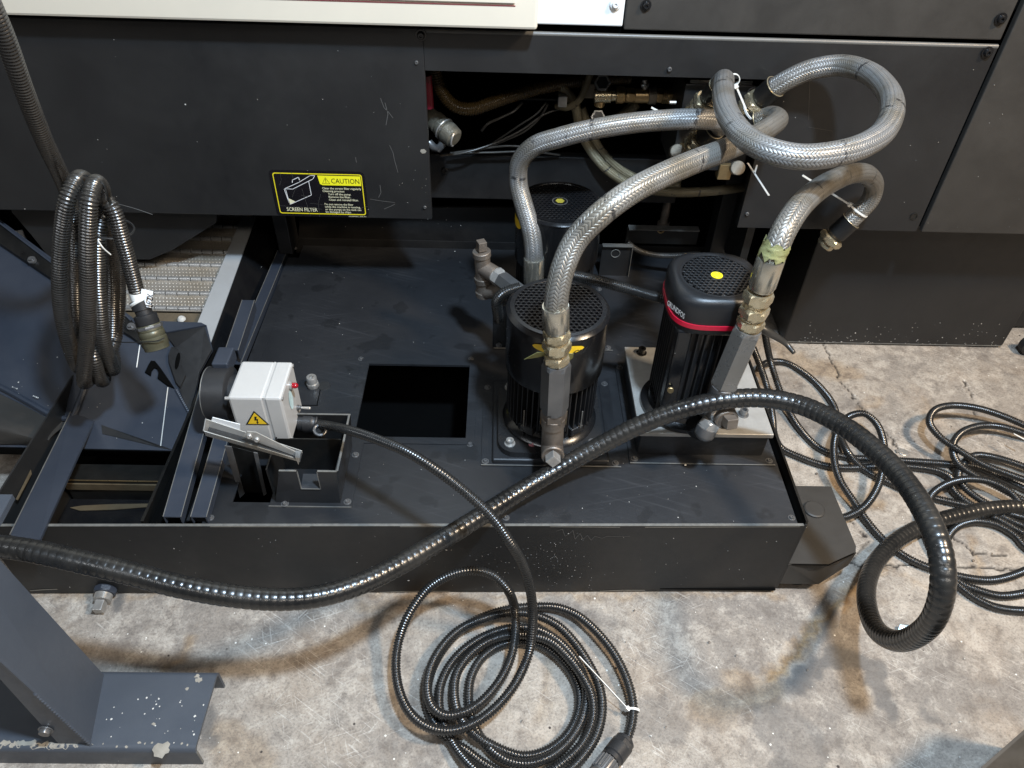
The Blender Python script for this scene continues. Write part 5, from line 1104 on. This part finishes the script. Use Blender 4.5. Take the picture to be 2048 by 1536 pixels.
b = MB(); b.prism([DP(*p, .005) for p in hb], (0, 0, -.003)); b.build('hook_shadow', 'void', ch, label='small black hook shaped shadow plate')  # thin black plate in the shape of the lug's cast shadow
b = MB()
for i in range(13):
    t = i / 12; px, py = 353 + t * 24, 780 + t * 44; b.lathe(DP(px, py, .002), (0, -.3, 1), [(0, .0040), (.0015, .0036), (.0025, .0015)], 8)
b.build('weld_bead', 'blue_grey', ch)
for a, c in (((281, 676), (273, 735)), ((335, 775), (321, 892))):
    pa, pc_ = DP(*a, .002), DP(*c, .002); MB().prism([pa, pa + Vector((.0022, 0, 0)), pc_ + Vector((.0016, 0, 0)), pc_ + Vector((-.0006, 0, 0))], (0, 0, .0008)).build('chalk_line', 'chip' if c[1] > 800 else 'tie', ch)
b = MB(); b.prism([DP(203, 850, .001), DP(322, 896, .001), DP(350, 901, .001), DP(205, 868, .001)], (0, 0, .001)); b.build('bottom_fold', 'inner_grey', ch)
# dark flange bar along the top edge with bolts
bar = [(-160, 330), (2, 446), (104, 524), (245, 622), (283, 660), (300, 668), (286, 690), (262, 672), (234, 655), (96, 552), (-4, 484), (-160, 380)]
fb_ = MB(); fb_.prism([DP(px, py, .012) for px, py in bar], (0, 0, -.010)); fl_ = fb_.build('flange_bar', 'inner', ch)
b = MB(); P_ = [DP(px, py, .0125) for px, py in [(-160, 332), (2, 447), (104, 525), (245, 623), (262, 640)]]
for p, q in zip(P_[:-1], P_[1:]): b.prism([p, q, q + Vector((0, -.005, -.001)), p + Vector((0, -.005, -.001))], (0, 0, .003))
b.build('flange_ridge', 'blue_grey', fl_)
for px, py in ((66, 522), (264, 655)):
    q = DP(px, py, .012); b = MB(); b.hexn(q, q + ncv * .008, .011); b.cyl(q, q + ncv * .014, .005, seg=10); b.build('hex_bolt', 'dark_steel', fl_)
# rolled lip and the drum face beneath it
b = MB(); b.wire([DP(-60, 752, .004), DP(0, 774, .004), (DP(60, 806, .004)), DP(110, 832, .004), DP(142, 836, .004), DP(160, 800, .004), DP(170, 775, .003)], .007, 8); b.build('rolled_lip', 'blue_grey', ch)
us = [(-90, 762), (0, 788), (50, 812), (95, 836), (138, 848)]; ls = [(-90, 896), (0, 890), (50, 890), (85, 890), (112, 889)]
b = MB(); vs = []; n = 8
for j in range(n):
    t = j / (n - 1)
    for (ux, uy), (lx, ly) in zip(us, ls):
        p = DP(ux, uy); q = DP(lx, ly) ; c = p.lerp(q, t) + Vector((0, -.05, .03)) * math.sin(math.pi * t) * .8; vs.append(c + ncv * .006)
b.add(vs, [(j * 5 + i, j * 5 + i + 1, (j + 1) * 5 + i + 1, (j + 1) * 5 + i) for j in range(n - 1) for i in range(4)], True); b.build('drum_face', 'panel_dusty_lit', ch)
for px, py in ((30, 776), (72, 794)):
    flakes(ch, [DP(px + dx, py + dx * .4, .009) for dx in (-5, -2, 1, 4)], ncv, smin=.001, smax=.0022)
flakes(ch, [DP(random.uniform(0, 400), random.uniform(690, 890), .002) for _ in range(22)], ncv, smin=.0005, smax=.0014)
# long flat bar coming forward over the well
L0, R0, R1, L1 = AZ(20, 1070, .262), AZ(78, 1083, .262), DP(187, 842, .004), DP(142, 824, .004)
bs = MB(); bs.prism([L0, R0, R1, L1], (0, 0, -.006)); tie_ = bs.build('support_bar', 'blue_grey', ch)
b = MB(); b.prism([L0 + Vector((0, 0, -.006)), L1 + Vector((0, 0, -.006)), L1 + Vector((.0, 0, -.016)), L0 + Vector((0, 0, -.03))], (.004, 0, 0)); b.build('bar_web', 'inner', ch)
b = MB(); b.prism([L0 + Vector((-.001, 0, .0005)), L1 + Vector((-.001, 0, .0005)), L1 + Vector((.0008, 0, .0005)), L0 + Vector((.0008, 0, .0005))], (0, 0, .0012)); b.build('bar_edge', 'edge', ch)
# things inside the well
q0, q1 = AZ(128, 960, .10), AZ(347, 958, .10)
MB().box((XL + .02, q0.y, .03), (-.714, q0.y + .05, .10)).build('well_step', 'inner', tk); MB().box((XL + .02, q0.y - .0012, .0985), (-.714, q0.y + .001, .1005)).build('step_edge', 'brass', tk)
MB().box((XL + .02, q0.y - .004, .070), (-.714, q0.y - .0005, .090)).build('step_face', 'card', tk)
b = MB(); b.prism([AZ(140, 1016, .032), AZ(165, 1012, .032), AZ(230, 1009, .032), AZ(310, 1008, .032), AZ(315, 1013, .032), AZ(230, 1020, .032), AZ(160, 1022, .032)], (0, 0, .002)); b.build('sludge_line', 'card', tk)
MB().box((XL + .012, YT + .008, .016), (-.714, q0.y, .030)).build('well_floor', 'pump_black', tk)
b = MB(); b.prism([AZ(32, 1000, .20), AZ(62, 940, .20), AZ(64, 948, .20), AZ(36, 1001, .20)], (0, 0, .002)); b.build('well_strip', 'card', tk)

# ================================================================== STAND (front left)
st = thing('machine_stand', 'slate blue steel stand foot with a slanted wedge post, flaking paint, lower left corner', 'stand', (-.8, .64, 0))
ya, yb = AZ(385, 1502, .062).y, AZ(425, 1341, .062).y; xe = (AZ(433, 1342, .062).x + AZ(388, 1515, .062).x) / 2; H = .062; t = .006
def rnd(yc, zc, r, a0, a1, n=6): return [(yc + r * math.cos(math.radians(a0 + (a1 - a0) * i / n)), zc + r * math.sin(math.radians(a0 + (a1 - a0) * i / n))) for i in range(n + 1)]
ro = .012
prof = [(ya, .0), *rnd(ya + ro, H - ro, ro, 180, 90), *rnd(yb - ro, H - ro, ro, 90, 0), (yb, .0), (yb - t, .0), *rnd(yb - ro, H - ro, ro - t, 0, 90), *rnd(ya + ro, H - ro, ro - t, 90, 180), (ya + t, 0)]
b = MB(); n = len(prof); vs = [(x, y, z) for x in (-1.5, xe) for y, z in prof]; b.add(vs, [(k, (k + 1) % n, n + (k + 1) % n, n + k) for k in range(n)], True); h = n // 2
b.add([(xe, y, z) for y, z in prof], [(k, k + 1, n - 2 - k, n - 1 - k) for k in range(h - 1)]); fc = b.build('foot_channel', 'stand', st, label='channel foot with pale flaked paint')
MB().box((xe - .0006, ya + .001, .0), (xe + .0008, ya + t, H - ro)).build('bare_edge', 'edge', fc)
a = AZ(208, 1350, H); bq = AZ(181, 1489, H); T1 = AY(-200, 899, a.y); T2 = AY(-200, 1140, bq.y)
b = MB(); b.prism([a, bq, T2, T1], (-.004, 0, -.003)); pw = b.build('slanted_plate', 'stand', st)
b = MB(); b.prism([bq + Vector((0, .001, 0)), T2 + Vector((0, .001, 0)), Vector((T2.x, bq.y + .001, H))], (0, .005, 0)); b.build('gusset_plate', 'stand', st, label='front gusset plate')
b = MB(); b.prism([a + Vector((0, -.002, 0)), T1 + Vector((0, -.002, 0)), Vector((T1.x, a.y - .002, H))], (0, -.005, 0)); b.build('gusset_plate', 'stand', st)
q = AY(92, 1459, bq.y); b = MB(); b.hexn(q, q + Vector((0, -.009, 0)), .0105, phase=.2); b.lathe(q, (0, -1, 0), [(0, .013), (.002, .013)], 18); b.build('hex_bolt', 'dark_steel', st)
b = MB()
for i in range(26):
    t_ = i / 26 * .62; p = bq.lerp(T2, t_ * .6) + Vector((0, -.001, .0)); b.lathe(p, (0, -1, .3), [(0, .003 + random.random() * .002), (.0018, .0015)], 6)
b.build('weld_seam', 'stand', st)
P = [Vector((random.uniform(-.86, xe - .005), random.uniform(ya + .012, yb - .03), H)) for _ in range(60)]; P = [p for p in P if p.x > bq.x + .01 or p.y < bq.y - .01]; flakes(st, P, (0, 0, 1), smin=.0006, smax=.0022)
M['flaked'] = surf('flaked_primer', (.34, .31, .26), .6, col2=(.20, .18, .15), dirt=.8, scale=40, grain=.5)
b = MB(); x = -1.2
while x < xe - .01:
    near = x < AZ(150, 1500, H).x; w_p = random.uniform(.004, .03) if near else random.uniform(.0012, .008); y_ = ya + .010 + random.uniform(-.004, .004); n = 9
    vs = []
    for k in range(n):
        t = 6.283 * k / n; yy = y_ + random.uniform(.5, 1.1) * (.006 if near else .0025) * math.sin(t); zz = H - ro + math.sqrt(max(0, ro * ro - max(0, ya + ro - yy) ** 2)) + .0004
        vs.append(Vector((x + w_p * .5 * math.cos(t) * random.uniform(.6, 1.2), yy, zz)))
    b.add([sum(vs, Vector()) / n] + vs, [(0, 1 + k, 1 + (k + 1) % n) for k in range(n)]); x += w_p * .5 if near else random.uniform(.004, .03)
b.build('flaked_paint', 'flaked', st, kind='stuff')
def patch(cpx, r, n=14):
    c = AZ(*cpx, H); vs = []
    for k in range(n):
        rr = r * random.uniform(.55, 1.2); vs.append(c + Vector((rr * math.cos(6.283 * k / n), rr * .8 * math.sin(6.283 * k / n), .0003)))
    return vs
for cpx, r in (((325, 1500), .017), ((395, 1352), .006), ((398, 1360), .007), ((374, 1378), .0045), ((308, 1448), .004)):
    b = MB(); vs = patch(cpx, r); b.add([sum(vs, Vector()) / len(vs)] + vs, [(0, 1 + k, 1 + (k + 1) % len(vs)) for k in range(len(vs))]); b.build('bare_patch', 'flaked', fc)
# stub of another frame member at the left edge
ar = thing('frame_arm', 'pale blue end of a steel arm just entering at the left edge', 'frame', AZ(-20, 1040, .40))
p = [AZ(-60, 988, .42), AZ(25, 989, .42), AZ(0, 1036, .42), AZ(-60, 1120, .42)]
MB().prism(p, (0, 0, -.012)).build('arm_top', 'stand', ar)

# ================================================================== CONDUITS
# ---- coil on the floor in front, from the skimmer box
def z8(x, y, z): return (760 + x / 3.522, 1100 + y / 3.522, z)
rC = .0099
pts = [(700, 861, .420), (760, 881, .445), (820, 907, .458), (880, 945, .455), (935, 988, .440), (985, 1035, .405), (1020, 1085, .36)] + [z8(*p) for p in [
    (985, 60, .31), (1040, 200, .25), (1072, 380, .17), (1075, 560, .11), (1045, 740, .085), (960, 930, .075), (830, 1095, .07), (680, 1210, .07), (520, 1270, .068), (380, 1262, .065), (250, 1190, .062), (160, 1060, .062), (113, 860, .066), (128, 660, .082), (205, 450, .105),
    (340, 270, .14), (500, 175, .165), (660, 145, .175), (800, 180, .165), (905, 290, .135), (950, 430, .10), (952, 600, .075), (915, 780, .062), (830, 940, .056), (700, 1080, .054), (570, 1150, .052), (450, 1162, .05), (365, 1100, .048), (332, 980, .046), (352, 840, .045), (430, 690, .044), (560, 560, .044), (740, 480, .045),
    (930, 440, .046), (1100, 460, .047), (1250, 530, .047), (1370, 650, .047), (1470, 800, .046), (1545, 960, .046), (1565, 1120, .046), (1530, 1290, .046), (1440, 1440, .046), (1310, 1570, .046), (1120, 1660, .046), (900, 1660, .045), (700, 1570, .044), (560, 1430, .030), (470, 1280, .018), (420, 1130, .016), (425, 960, .018), (500, 800, .020), (630, 670, .022), (800, 580, .024), (960, 545, .026), (1110, 560, .030), (1240, 630, .034), (1350, 740, .038), (1430, 880, .040), (1455, 1030, .040), (1420, 1200, .040), (1330, 1350, .040), (1190, 1460, .038), (1020, 1505, .034), (870, 1470, .028), (730, 1350, .018), (650, 1200, .014), (625, 1050, .014), (640, 900, .014),
    (710, 770, .014), (830, 680, .015), (980, 645, .018), (1120, 665, .022), (1230, 730, .024), (1340, 850, .022), (1400, 990, .018), (1395, 1150, .016), (1310, 1310, .015), (1160, 1420, .014), (1000, 1450, .014), (840, 1400, .014), (680, 1310, .040), (560, 1170, .036), (522, 1010, .030), (545, 860, .030), (640, 730, .034), (770, 640, .038), (920, 600, .040), (1080, 605, .052), (1210, 650, .060), (1330, 760, .062), (1420, 880, .064), (1490, 1020, .064), (1500, 1180, .060), (1440, 1340, .050), (1320, 1470, .040), (1150, 1580, .022), (940, 1600, .016), (740, 1510, .016), (590, 1400, .014),
    (470, 1330, .015), (370, 1200, .014), (330, 1040, .014), (360, 860, .014), (450, 690, .014), (600, 540, .014), (780, 450, .015), (950, 410, .015), (1100, 398, .018), (1250, 405, .025), (1390, 460, .032), (1530, 580, .038), (1650, 730, .038), (1735, 900, .034), (1778, 1060, .028), (1778, 1200, .022), (1745, 1320, .016), (1725, 1370, .016)]]
P = [G0] + [AZ(p[0], p[1], p[2] if p[2] > .10 else max(.0102, p[2] * .78)) for p in pts]
fc_ = thing('coiled_conduit', 'black corrugated conduit from the grey box, coiled in loose rings on the floor in front', 'conduit', AZ(1100, 1400, 0))
tube('corrugated_sleeve', P, rC, 'corr', fc_, 'corr', pitch=.0056, seg=14)
# its plug
d = (P[-1] - P[-3]).normalized(); d = (AZ(1208, 1536, .03) - AZ(1243, 1490, .02)).normalized(); p = AZ(1250, 1482, .020)
cn = MB().lathe(p - d * .004, d, [(0, .0155), (.004, .0195), (.020, .0195), (.022, .0215), (.045, .0215), (.047, .019), (.056, .019)], 26).build('connector_body', 'plastic', fc_)
MB().hexn(p + d * .004, p + d * .020, .0215, seg=8).build('gland_nut', 'plastic', cn)
b = MB()
for k in range(18):
    m = frame_of(d); a_ = 2 * math.pi * k / 18; c = p + d * .055 + m @ Vector((.0195 * math.cos(a_), .0195 * math.sin(a_), 0)); b.cyl(c, c + d * .03, .002, seg=6)
b.lathe(p + d * .055, d, [(0, .0195), (.03, .0195), (.034, .018)], 24); b.build('coupling_ring', 'dark_steel', cn)
tq = AZ(1271, 1416, .03); dt = AZ(1268, 1450, .024) - AZ(1270, 1390, .03)
tie(fc_, AZ(1267, 1421, .024), dt, .0106, AZ(1160, 1318, .085) - AZ(1250, 1415, .035), .135)
# ---- the big smooth wound hose across the tank
bp = [(-140, 1075, .42), (-40, 1088, .42), (60, 1101, .42), (160, 1123, .415), (260, 1147, .40), (360, 1173, .38), (460, 1191, .36), (560, 1199, .345), (640, 1192, .335), (720, 1168, .325), (800, 1129, .312), (880, 1082, .300), (960, 1033, .290), (1040, 983, .287), (1120, 936, .305), (1200, 891, .345), (1280, 850, .395), (1360, 820, .435), (1440, 801, .46), (1520, 796, .475), (1600, 810, .485), (1680, 848, .50), (1750, 900, .51), (1810, 963, .52), (1855, 1035, .525), (1881, 1105, .515), (1886, 1170, .485), (1872, 1228, .43), (1838, 1268, .34), (1795, 1282, .255), (1755, 1262, .18), (1735, 1215, .125), (1735, 1165, .085), (1755, 1120, .055), (1795, 1080, .040), (1850, 1050, .032), (1910, 1032, .030), (1980, 1018, .030), (2060, 1015, .03), (2200, 1040, .03)]
P = [AZ(*p) for p in bp]
bh = tube('wound_hose', P, .0192, 'pvc', None, 'wound', pitch=.0138, seg=28, depth=.0007); tag(bh, 'thick shiny black ribbed hose sweeping across the tank and looping down to the floor', 'hose')
# ---- cables on the floor at the right
def z5(x, y, z): return (1500 + x / 2.4, 600 + y / 2.4, z)
rF = .0099
def fcable(label, pts, r=rF, mat='corr', pitch=.0056, name='floor_conduit'):
    P = [AZ(*z5(p[0], p[1], max(.0102, p[2] * .8))) for p in pts]; o = tube(name, P, r, mat, None, 'corr', pitch=pitch, seg=12); tag(o, label, 'conduit', 'corrugated conduits on the floor at the right'); return o
R7 = [(1500, 700, .03), (1400, 640, .035), (1315, 600, .045), (1200, 552, .06), (1080, 517, .075), (960, 507, .085), (885, 530, .09), (862, 590, .09), (915, 660, .085), (1010, 725, .075), (1120, 790, .065), (1230, 832, .06), (1315, 862, .055), (1450, 900, .05), (1600, 900, .03)]
fcable('black corrugated conduit whose far end makes the topmost ring at the right edge', [(70, 150, .26), (82, 220, .20), (100, 300, .13), (135, 410, .07), (180, 520, .03), (245, 625, .016), (335, 712, .014), (450, 752, .014), (620, 765, .014), (800, 776, .014), (960, 788, .016), (1080, 800, .018), (1200, 850, .02), (1315, 905, .02), (1450, 960, .02), (1560, 900, .02), (1570, 780, .025)] + R7)
fcable('black conduit arching over the cracked floor, its far end making the second ring', [(40, 330, .05), (90, 298, .03), (170, 300, .014), (260, 350, .014), (350, 432, .014), (405, 515, .014), (428, 640, .016), (480, 745, .03), (560, 822, .014), (680, 882, .014), (760, 915, .014), (880, 950, .014), (1010, 980, .016), (1150, 1015, .02), (1315, 1085, .02), (1450, 1120, .02), (1560, 1000, .02), (1540, 780, .03), (1400, 665, .035), (1315, 640, .04), (1200, 607, .048), (1100, 605, .055), (1010, 640, .058), (972, 710, .058), (1000, 785, .055), (1080, 842, .052), (1180, 892, .05), (1315, 962, .045), (1460, 1020, .03)])
fcable('black conduit making a tall narrow ring beside the tank corner, then sweeping right', [(180, 960, .05), (250, 1018, .035), (330, 1052, .030), (440, 1047, .035), (540, 1000, .045), (610, 905, .06), (640, 790, .075), (642, 690, .085), (605, 590, .09), (545, 545, .09), (470, 562, .085), (415, 640, .075), (402, 740, .06), (430, 860, .045), (500, 970, .03), (565, 1065, .018), (650, 1160, .014), (760, 1240, .014), (880, 1292, .014), (1020, 1330, .014), (1160, 1345, .014), (1315, 1302, .014), (1450, 1220, .02), (1530, 1080, .04), (1440, 1030, .05), (1315, 985, .05), (1240, 915, .055), (1150, 872, .06), (1040, 860, .06), (940, 885, .058), (872, 935, .05), (850, 1000, .04), (845, 1080, .03), (865, 1170, .02), (900, 1240, .016)])
fcable('black conduit lying close along the tank right wall before turning right', [(15, 230, .20), (50, 320, .13), (85, 430, .05), (108, 560, .016), (118, 650, .014), (150, 710, .014), (230, 750, .014), (350, 792, .014), (460, 806, .014), (600, 800, .014), (760, 800, .016), (900, 820, .02), (960, 850, .024), (975, 910, .022), (1080, 995, .02), (1200, 1058, .02), (1315, 1120, .02), (1470, 1180, .02)])
fcable('black corrugated conduit with a low ring inside the pile at the right edge', [(1470, 1090, .02), (1315, 1045, .024), (1200, 1010, .03), (1100, 955, .034), (1030, 900, .036), (1000, 850, .036), (1030, 780, .036), (1090, 745, .034), (1200, 762, .03), (1315, 800, .028), (1460, 860, .02)])
fcable('black corrugated conduit forming the lowest ring on the cracked floor', [(1470, 1330, .016), (1400, 1250, .016), (1315, 1180, .016), (1270, 1130, .018), (1180, 1078, .020), (1080, 1062, .020), (1000, 1085, .018), (955, 1130, .016), (930, 1200, .014), (945, 1290, .014), (1000, 1352, .014), (1100, 1395, .014), (1200, 1420, .014), (1315, 1408, .014), (1460, 1370, .014)])
fcable('outermost black corrugated conduit at the bottom of the pile', [(930, 1310, .014), (1000, 1370, .014), (1080, 1430, .014), (1180, 1475, .014), (1315, 1492, .014), (1460, 1480, .014)])
P = [AZ(*z5(*p)) for p in [(30, 120, .30), (75, 148, .29), (130, 180, .27), (175, 212, .25), (212, 255, .24)]]
o = tube('cut_cable', P, .0125, 'corr_dusty', None, 'smooth', seg=12, r_end=.45); tag(o, 'short dusty black cable end poking out behind the red banded pump', 'cable')
b = MB(); q = AZ(2052, 818, .045)
b.prism([AZ(*z5(1265, 640, .075)), AZ(*z5(1320, 668, .075)), AZ(*z5(1320, 674, .075)), AZ(*z5(1268, 646, .075))], (0, 0, .001)); o = b.build('loose_tie_tail', 'tie', None); tag(o, 'white cable tie tail sticking out over the rings at the right edge', 'cable tie')
# ---- hanging coil at the left
def zh(x, y, yy): return AY(80 + x / 3.413, 330 + y / 3.413, yy)
hg = thing('hanging_conduit', 'thick black corrugated conduit hanging in a tied bundle of long loops at the left', 'conduit', zh(300, 800, 1.2))
P = [AY(-70, -130, 1.14), AY(-30, -20, 1.15), AY(10, 75, 1.17), AY(48, 180, 1.20), AY(88, 280, 1.25), AY(122, 352, 1.31), zh(200, 240, 1.385), zh(232, 420, 1.38), zh(240, 600, 1.37), zh(243, 850, 1.36), zh(250, 1080, 1.33), zh(252, 1270, 1.29),
     zh(262, 1370, 1.25), zh(245, 1350, 1.215), zh(195, 1210, 1.20), zh(152, 1020, 1.195), zh(135, 800, 1.195), zh(140, 600, 1.20), zh(160, 390, 1.205), zh(195, 210, 1.215), zh(245, 110, 1.24), zh(300, 95, 1.29), zh(375, 200, 1.34), zh(420, 420, 1.36), zh(440, 650, 1.36), zh(450, 900, 1.35), zh(470, 1130, 1.32), zh(500, 1320, 1.28),
     zh(500, 1395, 1.245), zh(470, 1330, 1.225), zh(430, 1180, 1.215), zh(405, 950, 1.225), zh(395, 700, 1.25), zh(400, 480, 1.27), zh(425, 340, 1.29), zh(455, 360, 1.32), zh(480, 500, 1.34), zh(492, 700, 1.35), zh(495, 950, 1.34), zh(490, 1200, 1.31), zh(450, 1400, 1.27),
     zh(432, 1470, 1.24), zh(405, 1450, 1.215), zh(370, 1330, 1.205), zh(345, 1130, 1.23), zh(340, 900, 1.25), zh(335, 600, 1.25), zh(345, 350, 1.26), zh(400, 250, 1.29), zh(480, 350, 1.34), zh(525, 550, 1.37), zh(537, 800, 1.37), zh(530, 1050, 1.35), zh(500, 1230, 1.30), zh(400, 1400, 1.24),
     zh(318, 1480, 1.205), zh(300, 1455, 1.175), zh(312, 1300, 1.16), zh(328, 1100, 1.155), zh(330, 850, 1.155), zh(326, 600, 1.16), zh(328, 380, 1.17), zh(345, 210, 1.185), zh(375, 125, 1.215), zh(415, 150, 1.25), zh(440, 235, 1.275), zh(480, 270, 1.27), zh(518, 350, 1.265), zh(555, 480, 1.26), zh(595, 620, 1.255), zh(635, 770, 1.25), zh(663, 880, 1.245)]
tube('corrugated_sleeve', P, .0150, 'corr_brown', hg, 'corr', pitch=.0058, seg=18, depth=.0030)
e = P[-1]; d = (zh(800, 1255, 1.20) - zh(670, 905, 1.245)).normalized()
MB().lathe(e - d * .004, d, [(0, .0150), (.016, .0150)], 20).build('bare_neck', 'tie', hg)
MB().torus(e + d * .016, (d + Vector((.25, 0, .15))), .0185, .0035, 26, 6).build('white_band', 'tie', hg)
cb = MB().lathe(e + d * .014, d, [(0, .0195), (.018, .0195), (.019, .0165), (.028, .0165), (.030, .0225), (.048, .0225), (.050, .021)], 28).build('connector_body', 'plastic', hg)
ob = MB(); s = .050; prof = [(s, .0225), (s + .004, .0245), (s + .012, .0245), (s + .013, .0235), (s + .015, .0250), (s + .024, .0250), (s + .026, .0240), (s + .028, .0258), (s + .044, .0258), (s + .046, .0245), (s + .052, .0245), (s + .053, .0225)]
ob.lathe(e + d * .014, d, prof, 36); ob.build('coupling_shell', 'olive', hg, label='olive drab threaded coupling')
MB().lathe(e + d * .066, d, [(0, .0262), (.003, .0266), (.006, .0262)], 10, False).build('coupling_ring', 'dark_steel', hg)
q = e + d * .012 + Vector((.020, -.006, .012)); b = MB(); mm = Matrix.Translation(q) @ Matrix.Rotation(.25, 4, 'Y') @ Matrix.Rotation(-.5, 4, 'X'); b.box((-.011, -.0006, -.020), (.011, .0006, .014), mm); tg = b.build('tag', 'white_print', hg, label='white paper tag')
text(hg, 'XZ 91', q + Vector((.006, -.0035, .010)), .016, 'black_print', rot=Matrix.Rotation(.25, 3, 'Y') @ Matrix.Rotation(-.5, 3, 'X') @ Matrix.Rotation(math.pi / 2, 3, 'X') @ Matrix.Rotation(-1.57, 3, 'Z'), bold=.0004, fit=.024)
MB().torus(zh(478, 430, 1.29), (.2, .1, 1), .042, .0022, 40, 6).build('cable_tie', 'tie_black', hg)
b = MB(); b.wire([zh(300, 72, 1.24), zh(380, 85, 1.22), zh(430, 130, 1.21), zh(455, 190, 1.21), zh(468, 250, 1.225)], .0018, 6); b.box(tuple(zh(462, 236, 1.225)), tuple(zh(492, 262, 1.235))); b.build('cable_tie', 'tie_black', hg)
b = MB(); b.wire([zh(395, 515, 1.13), zh(430, 565, 1.13), zh(482, 612, 1.14)], .0013, 6); b.build('tie_tail', 'tie', hg)
b = MB(); b.wire([zh(475, 1195, 1.25), zh(560, 1210, 1.2), zh(700, 1208, 1.18), zh(800, 1200, 1.18), zh(850, 1180, 1.19)], .0012, 6); b.build('thin_wire', 'tie_black', hg)
b = MB(); b.wire([zh(530, 265, 1.6), zh(640, 295, 1.6), zh(768, 338, 1.6)], .0007, 5); b.build('tie_tail', 'scratch', hg)

# ================================================================== ODDS
b = MB(); b.prism([AZ(1795, 1262, .006), AZ(1800, 1249, .012), AZ(1836, 1251, .006), AZ(1850, 1258, .010), AZ(1838, 1271, .002), AZ(1815, 1268, .008)], (0, 0, .0006)); o = b.build('foil_scrap', 'foil', None); tag(o, 'crumpled pale blue foil scrap on the floor inside the hose loop', 'scrap')
b = MB(); q = AZ(1806, 905, .0); b.lathe(q, (0, 0, 1), [(0, .014), (.002, .014), (.003, .012)], 9); b.box((q.x - .02, q.y - .004, .003), (q.x - .002, q.y + .006, .006)); o = b.build('metal_scrap', 'steel', None); tag(o, 'small pale metal scrap on the floor beside the cracked concrete', 'scrap')
P = [Vector((random.uniform(-.8, 1.4), random.uniform(.5, 1.75), .003)) for _ in range(190)]; P = [p for p in P if p.y < .92 or p.x > .84]
o = flakes(None, P, (0, 0, 1), name='floor_grit', mat='chip', smin=.0005, smax=.0015); tag(o, 'pale grit and swarf scattered over the concrete floor', 'grit')
P = [Vector((random.uniform(-.8, 1.4), random.uniform(.5, 1.75), .003)) for _ in range(110)]; P = [p for p in P if p.y < .92 or p.x > .84]
o = flakes(None, P, (0, 0, 1), name='dark_crumbs', mat='rust', smin=.0008, smax=.0032); tag(o, 'dark crumbs of dirt scattered over the concrete floor', 'dirt')
cb_ = thing('dark_cabinet', 'dark grey cabinet corner at the lower right of the picture', 'cabinet', AZ(2040, 1520, 0))
a, c = AZ(1900, 1590, .28), AZ(2160, 1362, .28); d = c - a; n_ = Vector((d.y, -d.x, 0)).normalized()
if n_.x < 0: n_ = -n_
MB().prism([a, c, c + n_ * .4, a + n_ * .4], (0, 0, -.278)).build('cabinet_body', 'inner', cb_)
MB().prism([a - n_ * .0005, c - n_ * .0005, c + n_ * .004, a + n_ * .004], (0, 0, .0012)).build('cabinet_edge', 'panel_dusty_lit', cb_)
cs = thing('black_caster', 'black rubber caster wheel just visible at the right edge behind the low cabinet', 'caster', AZ(2062, 700, 0))
q = AZ(2064, 690, .035); MB().lathe(q + Vector((.0, -.015, 0)), (0, 1, 0), [(0, .024), (.003, .035), (.027, .035), (.03, .024)], 28).build('tyre', 'rubber', cs); MB().lathe(q + Vector((0, -.018, 0)), (0, 1, 0), [(0, .018), (.036, .018)], 20).build('wheel_hub', 'dark_steel', cs)
b = MB(); q = DP(40, 470); b.prism([AY(30, 462, 2.1), AY(44, 460, 2.1), AY(54, 484, 2.1), AY(30, 474, 2.1)], (0, .004, 0)); o = b.build('paper_sheet', 'white_print', None); tag(o, 'white paper corner glimpsed above the dark flange bar at the far left', 'paper')
